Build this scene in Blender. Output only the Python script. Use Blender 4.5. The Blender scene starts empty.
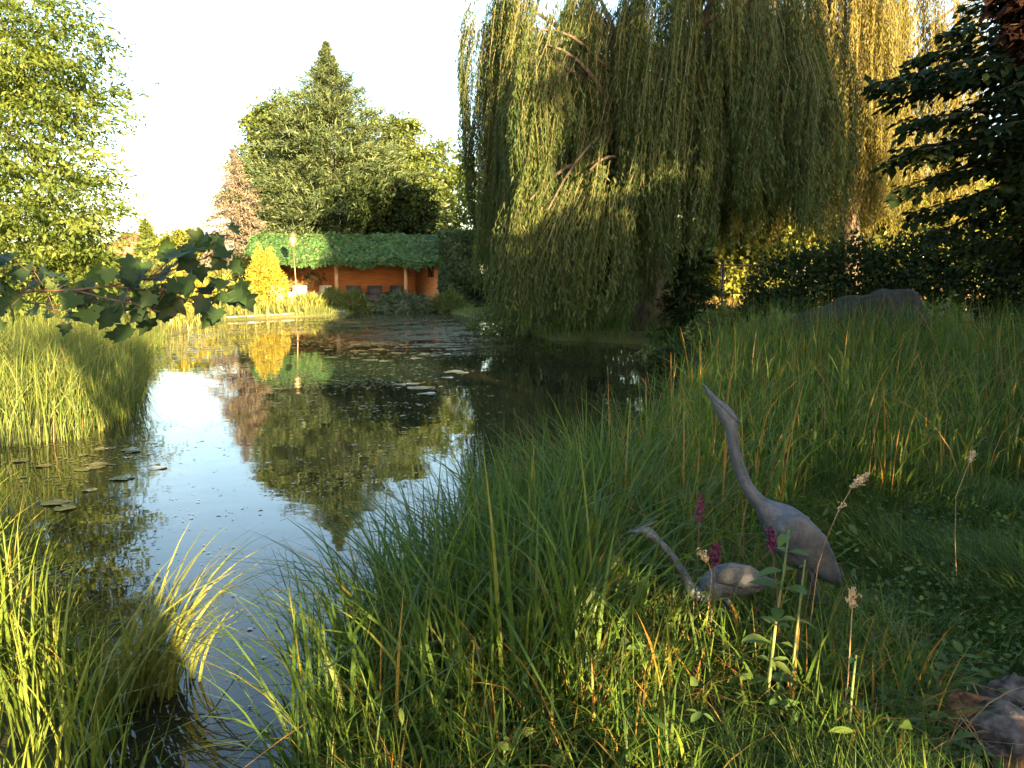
import bpy, math
import numpy as np

R = math.radians
rng = np.random.default_rng(11)
scene = bpy.context.scene
col = scene.collection

# ------------------------------------------------------------------ camera, sky, sun, exposure
F = 819.0
EYE = 1.6
PITCH = math.atan(104 / F)
SUN_AZ = R(23.0)      # the sun stands behind the camera, this far to the right
SUN_EL = R(9.0)

cd = bpy.data.cameras.new("camera")
cam = bpy.data.objects.new("camera", cd)
col.objects.link(cam)
cam.location = (0, 0, EYE)
cam.rotation_euler = (math.pi / 2 - PITCH, 0, 0)
cd.sensor_fit = 'HORIZONTAL'
cd.sensor_width = 36
cd.lens = 36 * F / 1024
cd.clip_start = 0.05
cd.clip_end = 3000
scene.camera = cam

world = bpy.data.worlds.new("World")
scene.world = world
world.use_nodes = True
wn = world.node_tree
sky = wn.nodes.new("ShaderNodeTexSky")
sky.sky_type = 'NISHITA'
sky.sun_disc = False
sky.sun_elevation = SUN_EL
sky.sun_rotation = math.pi - SUN_AZ
sky.air_density = 1.0
sky.dust_density = 1.5
sky.ozone_density = 2.0
bg = wn.nodes["Background"]
bg.inputs["Strength"].default_value = 0.082
sky_tint = wn.nodes.new("ShaderNodeMix")      # warm tint put into the sky colour in place of a white balance
sky_tint.data_type = 'RGBA'
sky_tint.blend_type = 'MULTIPLY'
sky_tint.inputs[0].default_value = 1
sky_tint.inputs[7].default_value = (1.12, 1.0, 0.90, 1)
wn.links.new(sky.outputs[0], sky_tint.inputs[6])
wn.links.new(sky_tint.outputs[2], bg.inputs[0])

sd = bpy.data.lights.new("sun", 'SUN')
sd.energy = 5.0
sd.angle = R(0.5)
sd.color = (1.0, 0.70, 0.36)
sun = bpy.data.objects.new("sun", sd)
col.objects.link(sun)
sun.rotation_euler = (math.pi / 2 - SUN_EL, 0, SUN_AZ)   # local +Z points at the sun

scene.view_settings.view_transform = 'Standard'
scene.view_settings.look = 'None'
scene.view_settings.exposure = 3.5
scene.view_settings.gamma = 1
scene.view_settings.use_curve_mapping = False
scene.render.engine = 'CYCLES'
scene.cycles.use_denoising = True
scene.cycles.max_bounces = 6
scene.cycles.diffuse_bounces = 3
scene.cycles.transmission_bounces = 4
scene.cycles.glossy_bounces = 3

# ------------------------------------------------------------------ geometry helpers
CP, SP = math.cos(PITCH), math.sin(PITCH)


def ray(px, py):
    a = (px - 512) / F
    b = (py - 384) / F
    return np.array([a, CP - b * SP, -SP - b * CP])


def at(px, py, D):
    """the place D metres ahead that stands at this spot of the photograph"""
    r = ray(px, py)
    return np.array([0, 0, EYE]) + r * (D / r[1])


def on(px, py, z=0.0):
    r = ray(px, py)
    return np.array([0, 0, EYE]) + r * ((z - EYE) / r[2])


def unit(v):
    v = np.asarray(v, float)
    return v / np.maximum(np.linalg.norm(v, axis=-1, keepdims=True), 1e-9)


def mesh_from(name, V, quads=None, tris=None, mat=None, parent=None, rnd=None, smooth=False, loc=(0, 0, 0)):
    """link ONE mesh object; rnd is one number per face, read by the materials"""
    V = np.asarray(V, np.float32)
    fs = []
    ls = []
    if quads is not None and len(quads):
        fs.append(np.asarray(quads, np.int32).ravel())
        ls.append(np.full(len(quads), 4, np.int32))
    if tris is not None and len(tris):
        fs.append(np.asarray(tris, np.int32).ravel())
        ls.append(np.full(len(tris), 3, np.int32))
    loops = np.concatenate(fs)
    tot = np.concatenate(ls)
    me = bpy.data.meshes.new(name)
    me.vertices.add(len(V))
    me.vertices.foreach_set("co", V.ravel())
    me.loops.add(len(loops))
    me.loops.foreach_set("vertex_index", loops)
    me.polygons.add(len(tot))
    me.polygons.foreach_set("loop_start", np.concatenate([[0], np.cumsum(tot)[:-1]]).astype(np.int32))
    me.polygons.foreach_set("loop_total", tot)
    if smooth:
        me.polygons.foreach_set("use_smooth", np.ones(len(tot), bool))
    if rnd is not None:
        at_ = me.attributes.new("rnd", 'FLOAT', 'FACE')
        at_.data.foreach_set("value", np.asarray(rnd, np.float32))
    me.update()
    me.validate()
    if mat is not None:
        me.materials.append(mat)
    o = bpy.data.objects.new(name, me)
    col.objects.link(o)
    o.location = loc
    if parent is not None:
        o.parent = parent
    return o


class MB:
    """collects polygons of any kind into one mesh"""
    def __init__(self):
        self.v, self.q, self.t, self.n = [], [], [], 0

    def add(self, V, quads=(), tris=()):
        V = np.asarray(V, float).reshape(-1, 3)
        if len(quads):
            self.q.append(np.asarray(quads, int) + self.n)
        if len(tris):
            self.t.append(np.asarray(tris, int) + self.n)
        self.v.append(V)
        self.n += len(V)
        return self

    def box(self, lo, hi, M=None):
        x0, y0, z0 = lo
        x1, y1, z1 = hi
        V = np.array([[x0, y0, z0], [x1, y0, z0], [x1, y1, z0], [x0, y1, z0], [x0, y0, z1], [x1, y0, z1], [x1, y1, z1], [x0, y1, z1]], float)
        if M is not None:
            V = V @ np.asarray(M).T
        return self.add(V, [[3, 2, 1, 0], [4, 5, 6, 7], [0, 1, 5, 4], [1, 2, 6, 5], [2, 3, 7, 6], [3, 0, 4, 7]])

    def tube(self, pts, rad, n=8, flat=None):
        """a lofted, tapering, capped tube; flat = (side, up) scale pairs per point"""
        pts = np.asarray(pts, float)
        k = len(pts)
        rad = np.broadcast_to(np.asarray(rad, float), (k,))
        T = unit(np.gradient(pts, axis=0))
        ref = np.array([0, 0, 1.0]) if abs(T[0][2]) < 0.9 else np.array([0, 1.0, 0])
        side = np.cross(T[0], ref)
        V = []
        ang = np.linspace(0, 2 * np.pi, n, endpoint=False)
        for i in range(k):
            side = unit(side - T[i] * np.dot(side, T[i]))
            up = np.cross(side, T[i])
            fa, fb = (1, 1) if flat is None else flat[i]
            V.append(pts[i] + rad[i] * (np.cos(ang)[:, None] * side * fa + np.sin(ang)[:, None] * up * fb))
        V = np.concatenate(V + [pts[:1], pts[-1:]])
        q = [[i * n + j, i * n + (j + 1) % n, (i + 1) * n + (j + 1) % n, (i + 1) * n + j] for i in range(k - 1) for j in range(n)]
        t = [[k * n, (j + 1) % n, j] for j in range(n)] + [[k * n + 1, (k - 1) * n + j, (k - 1) * n + (j + 1) % n] for j in range(n)]
        return self.add(V, q, t)

    def build(self, name, mat, parent=None, smooth=False, loc=(0, 0, 0)):
        V = np.concatenate(self.v)
        return mesh_from(name, V, np.concatenate(self.q) if self.q else None, np.concatenate(self.t) if self.t else None,
                         mat, parent, None, smooth, loc)


def tag(o, label=None, cat=None, group=None, kind=None):
    if label:
        o["label"] = label
    if cat:
        o["category"] = cat
    if group:
        o["group"] = group
    if kind:
        o["kind"] = kind
    return o


def thing(name, label, cat, loc=(0, 0, 0), group=None):
    o = bpy.data.objects.new(name, None)
    o.empty_display_size = 0.2
    col.objects.link(o)
    o.location = [float(c) for c in loc]
    return tag(o, label, cat, group)


def copy_tree(o, parent=None):
    c = o.copy()
    col.objects.link(c)
    c.parent = parent
    for ch in list(o.children):
        copy_tree(ch, c)
    return c


# smooth pseudo noise for shapes
def wob(P, f, seed=0):
    r = np.random.default_rng(seed)
    s = 0
    for k in range(5):
        d = unit(r.normal(size=3))
        s = s + np.sin(P @ d * f * (1 + 0.35 * k) + r.uniform(0, 6.28))
    return s / 5


# ------------------------------------------------------------------ materials
def nodes_of(name):
    m = bpy.data.materials.new(name)
    m.use_nodes = True
    nt = m.node_tree
    nt.nodes.clear()
    out = nt.nodes.new("ShaderNodeOutputMaterial")
    return m, nt, out


def ramp(nt, stops):
    r = nt.nodes.new("ShaderNodeValToRGB")
    el = r.color_ramp.elements
    while len(el) < len(stops):
        el.new(0.5)
    for e, (p, c) in zip(el, stops):
        e.position = p
        e.color = (*c, 1)
    return r


def leaf_mat(name, stops, trans=0.35, rough=0.5, spec=0.35, tint=(1.25, 1.25, 0.7)):
    m, nt, out = nodes_of(name)
    a = nt.nodes.new("ShaderNodeAttribute")
    a.attribute_name = "rnd"
    r = ramp(nt, stops)
    nt.links.new(a.outputs["Fac"], r.inputs[0])
    p = nt.nodes.new("ShaderNodeBsdfPrincipled")
    p.inputs["Roughness"].default_value = rough
    p.inputs["Specular IOR Level"].default_value = spec
    nt.links.new(r.outputs[0], p.inputs["Base Color"])
    mul = nt.nodes.new("ShaderNodeMix")
    mul.data_type = 'RGBA'
    mul.blend_type = 'MULTIPLY'
    mul.inputs[0].default_value = 1
    nt.links.new(r.outputs[0], mul.inputs[6])
    mul.inputs[7].default_value = (*tint, 1)
    t = nt.nodes.new("ShaderNodeBsdfTranslucent")
    nt.links.new(mul.outputs[2], t.inputs[0])
    mx = nt.nodes.new("ShaderNodeMixShader")
    mx.inputs[0].default_value = trans
    nt.links.new(p.outputs[0], mx.inputs[1])
    nt.links.new(t.outputs[0], mx.inputs[2])
    nt.links.new(mx.outputs[0], out.inputs[0])
    return m


def solid_mat(name, c1, c2, scale=6.0, rough=0.7, spec=0.3, metal=0.0, bump=0.0, stretch=(1, 1, 1), detail=6.0, lo=0.35, hi=0.65):
    m, nt, out = nodes_of(name)
    tc = nt.nodes.new("ShaderNodeTexCoord")
    mp = nt.nodes.new("ShaderNodeMapping")
    mp.inputs["Scale"].default_value = stretch
    nt.links.new(tc.outputs["Object"], mp.inputs[0])
    n = nt.nodes.new("ShaderNodeTexNoise")
    n.inputs["Scale"].default_value = scale
    n.inputs["Detail"].default_value = detail
    nt.links.new(mp.outputs[0], n.inputs["Vector"])
    r = ramp(nt, [(lo, c1), (hi, c2)])
    nt.links.new(n.outputs[0], r.inputs[0])
    p = nt.nodes.new("ShaderNodeBsdfPrincipled")
    p.inputs["Roughness"].default_value = rough
    p.inputs["Specular IOR Level"].default_value = spec
    p.inputs["Metallic"].default_value = metal
    nt.links.new(r.outputs[0], p.inputs["Base Color"])
    if bump:
        b = nt.nodes.new("ShaderNodeBump")
        b.inputs["Strength"].default_value = bump
        b.inputs["Distance"].default_value = 0.02
        nt.links.new(n.outputs[0], b.inputs["Height"])
        nt.links.new(b.outputs[0], p.inputs["Normal"])
    nt.links.new(p.outputs[0], out.inputs[0])
    return m


def bronze_mat():
    """cast metal: grey patina, darker in streaks, with fine feather strokes"""
    m, nt, out = nodes_of("weathered_bronze")
    tc = nt.nodes.new("ShaderNodeTexCoord")

    def noise(scale, detail, st):
        mp = nt.nodes.new("ShaderNodeMapping")
        mp.inputs["Scale"].default_value = st
        nt.links.new(tc.outputs["Object"], mp.inputs[0])
        n = nt.nodes.new("ShaderNodeTexNoise")
        n.inputs["Scale"].default_value = scale
        n.inputs["Detail"].default_value = detail
        n.inputs["Roughness"].default_value = 0.65
        nt.links.new(mp.outputs[0], n.inputs["Vector"])
        return n
    a = noise(7, 8, (1, 1, 1))
    b = noise(60, 6, (1, 1, 0.35))
    f = noise(110, 3, (0.35, 1, 1))
    r1 = ramp(nt, [(0.32, (0.034, 0.042, 0.054)), (0.5, (0.072, 0.084, 0.106)), (0.68, (0.122, 0.138, 0.166))])
    nt.links.new(a.outputs[0], r1.inputs[0])
    r2 = ramp(nt, [(0.35, (0.55, 0.53, 0.52)), (0.6, (1, 1, 1))])
    nt.links.new(b.outputs[0], r2.inputs[0])
    mx = nt.nodes.new("ShaderNodeMix")
    mx.data_type = 'RGBA'
    mx.blend_type = 'MULTIPLY'
    mx.inputs[0].default_value = 0.8
    nt.links.new(r1.outputs[0], mx.inputs[6])
    nt.links.new(r2.outputs[0], mx.inputs[7])
    p = nt.nodes.new("ShaderNodeBsdfPrincipled")
    p.inputs["Roughness"].default_value = 0.55
    p.inputs["Metallic"].default_value = 0.2
    nt.links.new(mx.outputs[2], p.inputs["Base Color"])
    bp = nt.nodes.new("ShaderNodeBump")
    bp.inputs["Strength"].default_value = 0.7
    bp.inputs["Distance"].default_value = 0.006
    nt.links.new(f.outputs[0], bp.inputs["Height"])
    nt.links.new(bp.outputs[0], p.inputs["Normal"])
    nt.links.new(p.outputs[0], out.inputs[0])
    return m


M = {}
M["reed"] = leaf_mat("reed_blades", [(0.0, (0.028, 0.060, 0.0095)), (0.55, (0.060, 0.112, 0.0160)), (0.82, (0.110, 0.155, 0.0211)), (0.90, (0.20, 0.14, 0.0341)), (1.0, (0.28, 0.14, 0.0279))], 0.35, 0.5, 0.18)
M["reed_tall"] = leaf_mat("tall_reed_blades", [(0.0, (0.035, 0.070, 0.0136)), (0.6, (0.052, 0.100, 0.0161)), (0.9, (0.090, 0.145, 0.0223)), (1.0, (0.20, 0.15, 0.0372))], 0.30, 0.5, 0.2)
M["reed_gold"] = leaf_mat("pale_reed_blades", [(0.0, (0.085, 0.115, 0.026)), (0.6, (0.145, 0.165, 0.036)), (0.9, (0.21, 0.195, 0.055)), (1.0, (0.26, 0.19, 0.075))], 0.35)
M["rush"] = leaf_mat("dry_rush", [(0.0, (0.20, 0.10, 0.035)), (0.6, (0.30, 0.16, 0.05)), (1.0, (0.38, 0.26, 0.10))], 0.3, tint=(1, 1, 1))
M["ivy"] = leaf_mat("ivy_leaves", [(0.0, (0.014, 0.030, 0.010)), (0.6, (0.026, 0.050, 0.016)), (1.0, (0.045, 0.072, 0.022))], 0.2, 0.5, 0.2)
M["finger_blur"] = leaf_mat("finger_blur_leaves", [(0.0, (0.014, 0.008, 0.006)), (0.6, (0.022, 0.011, 0.008)), (1.0, (0.032, 0.015, 0.010))], 0.08, 0.7, 0.04, tint=(1.2, 0.8, 0.7))  # leaf colour for the bough that replaces the finger blur
M["reed_near"] = leaf_mat("near_reed_blades", [(0.0, (0.055, 0.095, 0.014)), (0.6, (0.105, 0.150, 0.022)), (0.92, (0.18, 0.205, 0.036)), (1.0, (0.26, 0.18, 0.06))], 0.35, 0.5, 0.22)
M["reed_bank"] = leaf_mat("bank_reed_blades", [(0.0, (0.060, 0.105, 0.022)), (0.6, (0.115, 0.155, 0.036)), (0.95, (0.18, 0.198, 0.055)), (1.0, (0.26, 0.19, 0.07))], 0.38, 0.5, 0.22)
M["hay"] = leaf_mat("hay_blades", [(0.0, (0.20, 0.14, 0.05)), (0.6, (0.32, 0.21, 0.07)), (1.0, (0.40, 0.28, 0.10))], 0.3, tint=(1, 1, 1))
M["lawn"] = leaf_mat("lawn_blades", [(0.0, (0.026, 0.052, 0.0085)), (0.6, (0.054, 0.096, 0.0150)), (0.93, (0.085, 0.125, 0.0186)), (1.0, (0.17, 0.13, 0.0372))], 0.3, 0.55, 0.14)
M["willow"] = leaf_mat("willow_leaves", [(0.0, (0.028, 0.050, 0.0124)), (0.5, (0.044, 0.074, 0.0200)), (1.0, (0.110, 0.135, 0.0290))], 0.42, 0.5, 0.25)
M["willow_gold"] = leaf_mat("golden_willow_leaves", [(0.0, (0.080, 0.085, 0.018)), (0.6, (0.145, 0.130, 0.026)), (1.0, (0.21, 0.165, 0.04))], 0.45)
M["ash"] = leaf_mat("ash_leaves", [(0.0, (0.050, 0.088, 0.018)), (0.6, (0.102, 0.148, 0.032)), (1.0, (0.170, 0.200, 0.050))], 0.5, 0.5, 0.25)
M["broad"] = leaf_mat("broad_leaves", [(0.0, (0.050, 0.080, 0.018)), (0.6, (0.090, 0.125, 0.028)), (1.0, (0.145, 0.165, 0.038))], 0.35)
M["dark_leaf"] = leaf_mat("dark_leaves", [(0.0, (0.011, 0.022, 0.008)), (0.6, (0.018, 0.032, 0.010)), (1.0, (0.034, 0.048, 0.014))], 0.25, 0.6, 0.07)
M["fir"] = leaf_mat("fir_needles", [(0.0, (0.036, 0.062, 0.026)), (0.6, (0.068, 0.100, 0.042)), (0.97, (0.105, 0.135, 0.055)), (1.0, (0.17, 0.10, 0.05))], 0.15)
M["spruce"] = leaf_mat("pale_spruce_needles", [(0.0, (0.105, 0.095, 0.074)), (0.6, (0.175, 0.152, 0.116)), (1.0, (0.25, 0.20, 0.145))], 0.1, tint=(1, 1, 1))
M["gold_shrub"] = leaf_mat("golden_foliage", [(0.0, (0.19, 0.17, 0.020)), (0.6, (0.30, 0.26, 0.030)), (1.0, (0.40, 0.33, 0.05))], 0.35)
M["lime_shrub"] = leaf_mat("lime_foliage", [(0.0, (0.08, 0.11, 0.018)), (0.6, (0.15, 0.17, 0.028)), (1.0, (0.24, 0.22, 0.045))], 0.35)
M["maple"] = leaf_mat("maple_leaves", [(0.0, (0.014, 0.030, 0.012)), (0.6, (0.030, 0.060, 0.017)), (1.0, (0.075, 0.125, 0.032))], 0.34, 0.5, 0.18)
M["weed"] = leaf_mat("weed_leaves", [(0.0, (0.050, 0.095, 0.0236)), (0.6, (0.085, 0.135, 0.0310)), (1.0, (0.13, 0.17, 0.0372))], 0.35, 0.5, 0.16)
M["pink"] = leaf_mat("purple_petals", [(0.0, (0.085, 0.016, 0.045)), (1.0, (0.17, 0.035, 0.09))], 0.3, tint=(1, 1, 1))
M["seed"] = leaf_mat("straw_seed", [(0.0, (0.38, 0.26, 0.13)), (1.0, (0.66, 0.50, 0.30))], 0.25, tint=(1, 1, 1))
M["scum"] = leaf_mat("floating_bits", [(0.0, (0.085, 0.085, 0.030)), (0.6, (0.15, 0.14, 0.055)), (1.0, (0.26, 0.20, 0.09))], 0.03, 0.26, 0.6)
M["pad"] = leaf_mat("lily_pad", [(0.0, (0.10, 0.105, 0.045)), (1.0, (0.17, 0.14, 0.075))], 0.03, 0.22, 0.6)
M["stalk"] = solid_mat("green_stalk", (0.07, 0.11, 0.035), (0.13, 0.14, 0.05), 20)
M["straw_stalk"] = solid_mat("straw_stalk", (0.26, 0.17, 0.08), (0.36, 0.24, 0.12), 20)
M["red_stalk"] = solid_mat("reddish_stalk", (0.065, 0.038, 0.024), (0.12, 0.070, 0.038), 20)
M["bark"] = solid_mat("grey_brown_bark", (0.035, 0.028, 0.020), (0.095, 0.075, 0.055), 9, 0.9, 0.2, 0, 0.8, (1, 1, 0.25))
M["dark_bark"] = solid_mat("dark_bark", (0.018, 0.015, 0.011), (0.045, 0.036, 0.027), 12, 0.9, 0.1, 0, 0.6, (1, 1, 0.3))
M["twig"] = solid_mat("tan_twig", (0.075, 0.070, 0.028), (0.12, 0.10, 0.045), 9, 0.8)
M["bronze"] = bronze_mat()
M["bronze_dark"] = solid_mat("dark_bronze", (0.045, 0.045, 0.055), (0.10, 0.10, 0.115), 30, 0.45, 0.5, 0.4, 0.15)
M["rock_brown"] = solid_mat("brown_stone", (0.045, 0.024, 0.014), (0.26, 0.11, 0.04), 22, 0.9, 0.12, 0, 1.0)
M["rock_grey"] = solid_mat("grey_stone", (0.032, 0.025, 0.021), (0.17, 0.13, 0.11), 24, 0.9, 0.12, 0, 1.0)
M["timber"] = solid_mat("stained_timber", (0.30, 0.12, 0.045), (0.46, 0.20, 0.08), 3, 0.65, 0.3, 0, 0.15, (0.6, 0.6, 9))
M["post"] = solid_mat("pale_post", (0.28, 0.17, 0.09), (0.38, 0.25, 0.14), 5, 0.7, 0.3, 0, 0.1, (6, 6, 0.5))
M["dark_window"] = solid_mat("dark_glass", (0.012, 0.012, 0.014), (0.02, 0.02, 0.022), 3, 0.08, 0.5)
M["white"] = solid_mat("white_fabric", (0.66, 0.64, 0.60), (0.80, 0.78, 0.74), 6, 0.8)
M["wicker"] = solid_mat("dark_wicker", (0.03, 0.03, 0.035), (0.07, 0.07, 0.08), 30, 0.6)
M["concrete"] = solid_mat("pale_stone_edge", (0.34, 0.29, 0.22), (0.48, 0.42, 0.33), 5, 0.9, 0.2, 0, 0.3)
M["paving"] = solid_mat("paving", (0.26, 0.22, 0.17), (0.36, 0.31, 0.24), 4, 0.9)
M["black_metal"] = solid_mat("dark_metal", (0.03, 0.028, 0.026), (0.06, 0.055, 0.05), 12, 0.5, 0.5, 0.4)
M["lantern"] = solid_mat("brass_lantern", (0.13, 0.085, 0.04), (0.20, 0.14, 0.07), 14, 0.4, 0.5, 0.5)
M["frosted"] = solid_mat("frosted_glass", (0.26, 0.20, 0.12), (0.32, 0.25, 0.16), 8, 0.3)
M["tarp"] = solid_mat("grey_tarpaulin", (0.009, 0.0075, 0.005), (0.028, 0.022, 0.015), 9, 0.85, 0.15, 0, 0.3)
M["board"] = solid_mat("weathered_board", (0.05, 0.042, 0.034), (0.10, 0.085, 0.065), 4, 0.85, 0.2, 0, 0.2, (0.5, 6, 6))
M["plaster"] = solid_mat("pale_plaster", (0.55, 0.47, 0.36), (0.64, 0.56, 0.44), 3, 0.9)
M["tile"] = solid_mat("red_tiles", (0.30, 0.085, 0.05), (0.40, 0.13, 0.08), 5, 0.8, 0.3, 0, 0.2)


def ivy_base():
    return solid_mat("green_roof_base", (0.018, 0.040, 0.016), (0.030, 0.062, 0.022), 8, 0.9)


M["roof_base"] = ivy_base()
M["roof_leaf"] = leaf_mat("roof_greenery", [(0.0, (0.018, 0.052, 0.018)), (0.55, (0.036, 0.092, 0.030)), (0.9, (0.075, 0.130, 0.042)), (0.97, (0.12, 0.13, 0.05)), (1.0, (0.12, 0.08, 0.04))], 0.15, 0.5, 0.2)


def ground_mat():
    m, nt, out = nodes_of("earth_and_grass")
    tc = nt.nodes.new("ShaderNodeTexCoord")
    n1 = nt.nodes.new("ShaderNodeTexNoise")
    n1.inputs["Scale"].default_value = 0.25
    n1.inputs["Detail"].default_value = 8
    nt.links.new(tc.outputs["Object"], n1.inputs["Vector"])
    n2 = nt.nodes.new("ShaderNodeTexNoise")
    n2.inputs["Scale"].default_value = 9
    n2.inputs["Detail"].default_value = 8
    nt.links.new(tc.outputs["Object"], n2.inputs["Vector"])
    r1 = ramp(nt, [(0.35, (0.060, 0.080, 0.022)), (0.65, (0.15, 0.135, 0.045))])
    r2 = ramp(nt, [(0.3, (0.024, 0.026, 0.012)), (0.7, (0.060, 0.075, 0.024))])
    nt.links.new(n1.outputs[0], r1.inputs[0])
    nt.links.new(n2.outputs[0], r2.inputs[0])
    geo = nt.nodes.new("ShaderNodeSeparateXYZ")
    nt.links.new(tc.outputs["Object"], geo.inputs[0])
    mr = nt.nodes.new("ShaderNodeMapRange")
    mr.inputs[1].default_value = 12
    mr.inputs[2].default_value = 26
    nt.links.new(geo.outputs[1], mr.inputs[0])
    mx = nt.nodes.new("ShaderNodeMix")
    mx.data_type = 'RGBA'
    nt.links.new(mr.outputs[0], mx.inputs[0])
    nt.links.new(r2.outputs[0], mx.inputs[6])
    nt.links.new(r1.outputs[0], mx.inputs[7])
    p = nt.nodes.new("ShaderNodeBsdfPrincipled")
    p.inputs["Roughness"].default_value = 0.95
    p.inputs["Specular IOR Level"].default_value = 0.15
    nt.links.new(mx.outputs[2], p.inputs["Base Color"])
    b = nt.nodes.new("ShaderNodeBump")
    b.inputs["Strength"].default_value = 0.6
    b.inputs["Distance"].default_value = 0.05
    nt.links.new(n2.outputs[0], b.inputs["Height"])
    nt.links.new(b.outputs[0], p.inputs["Normal"])
    nt.links.new(p.outputs[0], out.inputs[0])
    return m


def water_mat():
    m, nt, out = nodes_of("pond_water")
    tc = nt.nodes.new("ShaderNodeTexCoord")
    n = nt.nodes.new("ShaderNodeTexNoise")
    n.inputs["Scale"].default_value = 2.2
    n.inputs["Detail"].default_value = 3
    nt.links.new(tc.outputs["Object"], n.inputs["Vector"])
    n2 = nt.nodes.new("ShaderNodeTexNoise")
    n2.inputs["Scale"].default_value = 0.35
    n2.inputs["Detail"].default_value = 5
    nt.links.new(tc.outputs["Object"], n2.inputs["Vector"])
    p = nt.nodes.new("ShaderNodeBsdfPrincipled")
    r = ramp(nt, [(0.35, (0.010, 0.012, 0.006)), (0.7, (0.022, 0.022, 0.010))])
    nt.links.new(n2.outputs[0], r.inputs[0])
    nt.links.new(r.outputs[0], p.inputs["Base Color"])
    rr = ramp(nt, [(0.4, (0.015,) * 3), (0.75, (0.06,) * 3)])
    nt.links.new(n2.outputs[0], rr.inputs[0])
    nt.links.new(rr.outputs[0], p.inputs["Roughness"])
    p.inputs["IOR"].default_value = 1.333
    p.inputs["Specular IOR Level"].default_value = 0.5
    b = nt.nodes.new("ShaderNodeBump")
    b.inputs["Strength"].default_value = 0.06
    b.inputs["Distance"].default_value = 0.03
    nt.links.new(n.outputs[0], b.inputs["Height"])
    nt.links.new(b.outputs[0], p.inputs["Normal"])
    nt.links.new(p.outputs[0], out.inputs[0])
    return m


# ------------------------------------------------------------------ terrain and water
def o2(px, py):
    p = on(px, py, 0.0)
    return (p[0], p[1])


POND = np.array([
    (-0.72, 1.75), (-1.25, 2.3), (-1.75, 3.0), (-2.4, 3.7), (-3.0, 4.6), (-4.2, 5.8), (-6.0, 6.6), (-9.0, 6.9),
    (-9.0, 7.9), (-6.4, 7.9), o2(0, 447), o2(66, 438), o2(112, 420), o2(128, 392), o2(134, 358), o2(165, 338), o2(205, 327),
    o2(228, 321), o2(300, 317), o2(342, 315), o2(362, 311.5), o2(440, 311), o2(470, 317), o2(500, 325), (1.0, 22.0), (3.2, 20.5), (4.0, 17.0),
    (3.2, 13.0), (2.1, 9.5), (1.2, 7.0), (0.45, 5.2), (-0.15, 3.9), (-0.42, 3.0), (-0.50, 2.2)])


def pond_sd(x, y):
    """signed distance to the shoreline, negative in the water"""
    p = np.stack([np.asarray(x, float), np.asarray(y, float)], -1)
    d = np.full(p.shape[:-1], 1e9)
    inside = np.zeros(p.shape[:-1], bool)
    n = len(POND)
    for i in range(n):
        a, b = POND[i], POND[(i + 1) % n]
        e = b - a
        w = p - a
        t = np.clip((w @ e) / (e @ e), 0, 1)
        d = np.minimum(d, np.linalg.norm(w - t[..., None] * e, axis=-1))
        c = (a[1] > p[..., 1]) != (b[1] > p[..., 1])
        xi = a[0] + (p[..., 1] - a[1]) * e[0] / (e[1] if abs(e[1]) > 1e-9 else 1e-9)
        inside ^= c & (p[..., 0] < xi)
    return np.where(inside, -d, d)


def ground_z(x, y):
    x = np.asarray(x, float)
    y = np.asarray(y, float)
    s = pond_sd(x, y)
    z = np.where(s < 0, np.maximum(-0.8, s * 0.8 - 0.02), 0.25 * (1 - np.exp(-np.maximum(s, 0) / 0.35)) - 0.02)
    z = z + np.where(s > 0, np.minimum(s, 1.5) / 1.5, 0) * (0.03 * np.sin(x * 1.7 + y * 0.6) + 0.03 * np.sin(y * 1.3 - x * 0.5))
    return z


gx = np.unique(np.concatenate([np.linspace(-500, -40, 24), np.linspace(-40, -8, 65), np.linspace(-8, 8, 161), np.linspace(8, 40, 65), np.linspace(40, 500, 24)]))
gy = np.unique(np.concatenate([np.linspace(-60, -2, 20), np.linspace(-2, 14, 161), np.linspace(14, 60, 139), np.linspace(60, 900, 40)]))
GX, GY = np.meshgrid(gx, gy)
GZ = ground_z(GX, GY)
nx, ny = len(gx), len(gy)
idx = np.arange(nx * ny).reshape(ny, nx)
Q = np.stack([idx[:-1, :-1], idx[:-1, 1:], idx[1:, 1:], idx[1:, :-1]], -1).reshape(-1, 4)
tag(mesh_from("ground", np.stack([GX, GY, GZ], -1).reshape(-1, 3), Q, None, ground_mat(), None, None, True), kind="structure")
wx, wy = np.meshgrid(np.linspace(-22, 8, 31), np.linspace(0.5, 50, 51))
idx = np.arange(wx.size).reshape(wx.shape)
Q = np.stack([idx[:-1, :-1], idx[:-1, 1:], idx[1:, 1:], idx[1:, :-1]], -1).reshape(-1, 4)
tag(mesh_from("water", np.stack([wx, wy, wx * 0], -1).reshape(-1, 3), Q, None, water_mat()), kind="structure")


# ------------------------------------------------------------------ foliage helpers
def leaf_quads(c, ax, nrm, L, W, fold=0.12):
    ax = unit(ax)
    side = unit(np.cross(ax, nrm))
    nn = np.cross(side, ax)
    L = np.broadcast_to(np.asarray(L, float), (len(c),))[:, None]
    W = np.broadcast_to(np.asarray(W, float), (len(c),))[:, None]
    mid = c + ax * L * 0.42
    V = np.stack([c, mid + side * W / 2 + nn * W * fold, c + ax * L - nn * L * 0.08, mid - side * W / 2 + nn * W * fold], 1)
    return V.reshape(-1, 3)


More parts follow.
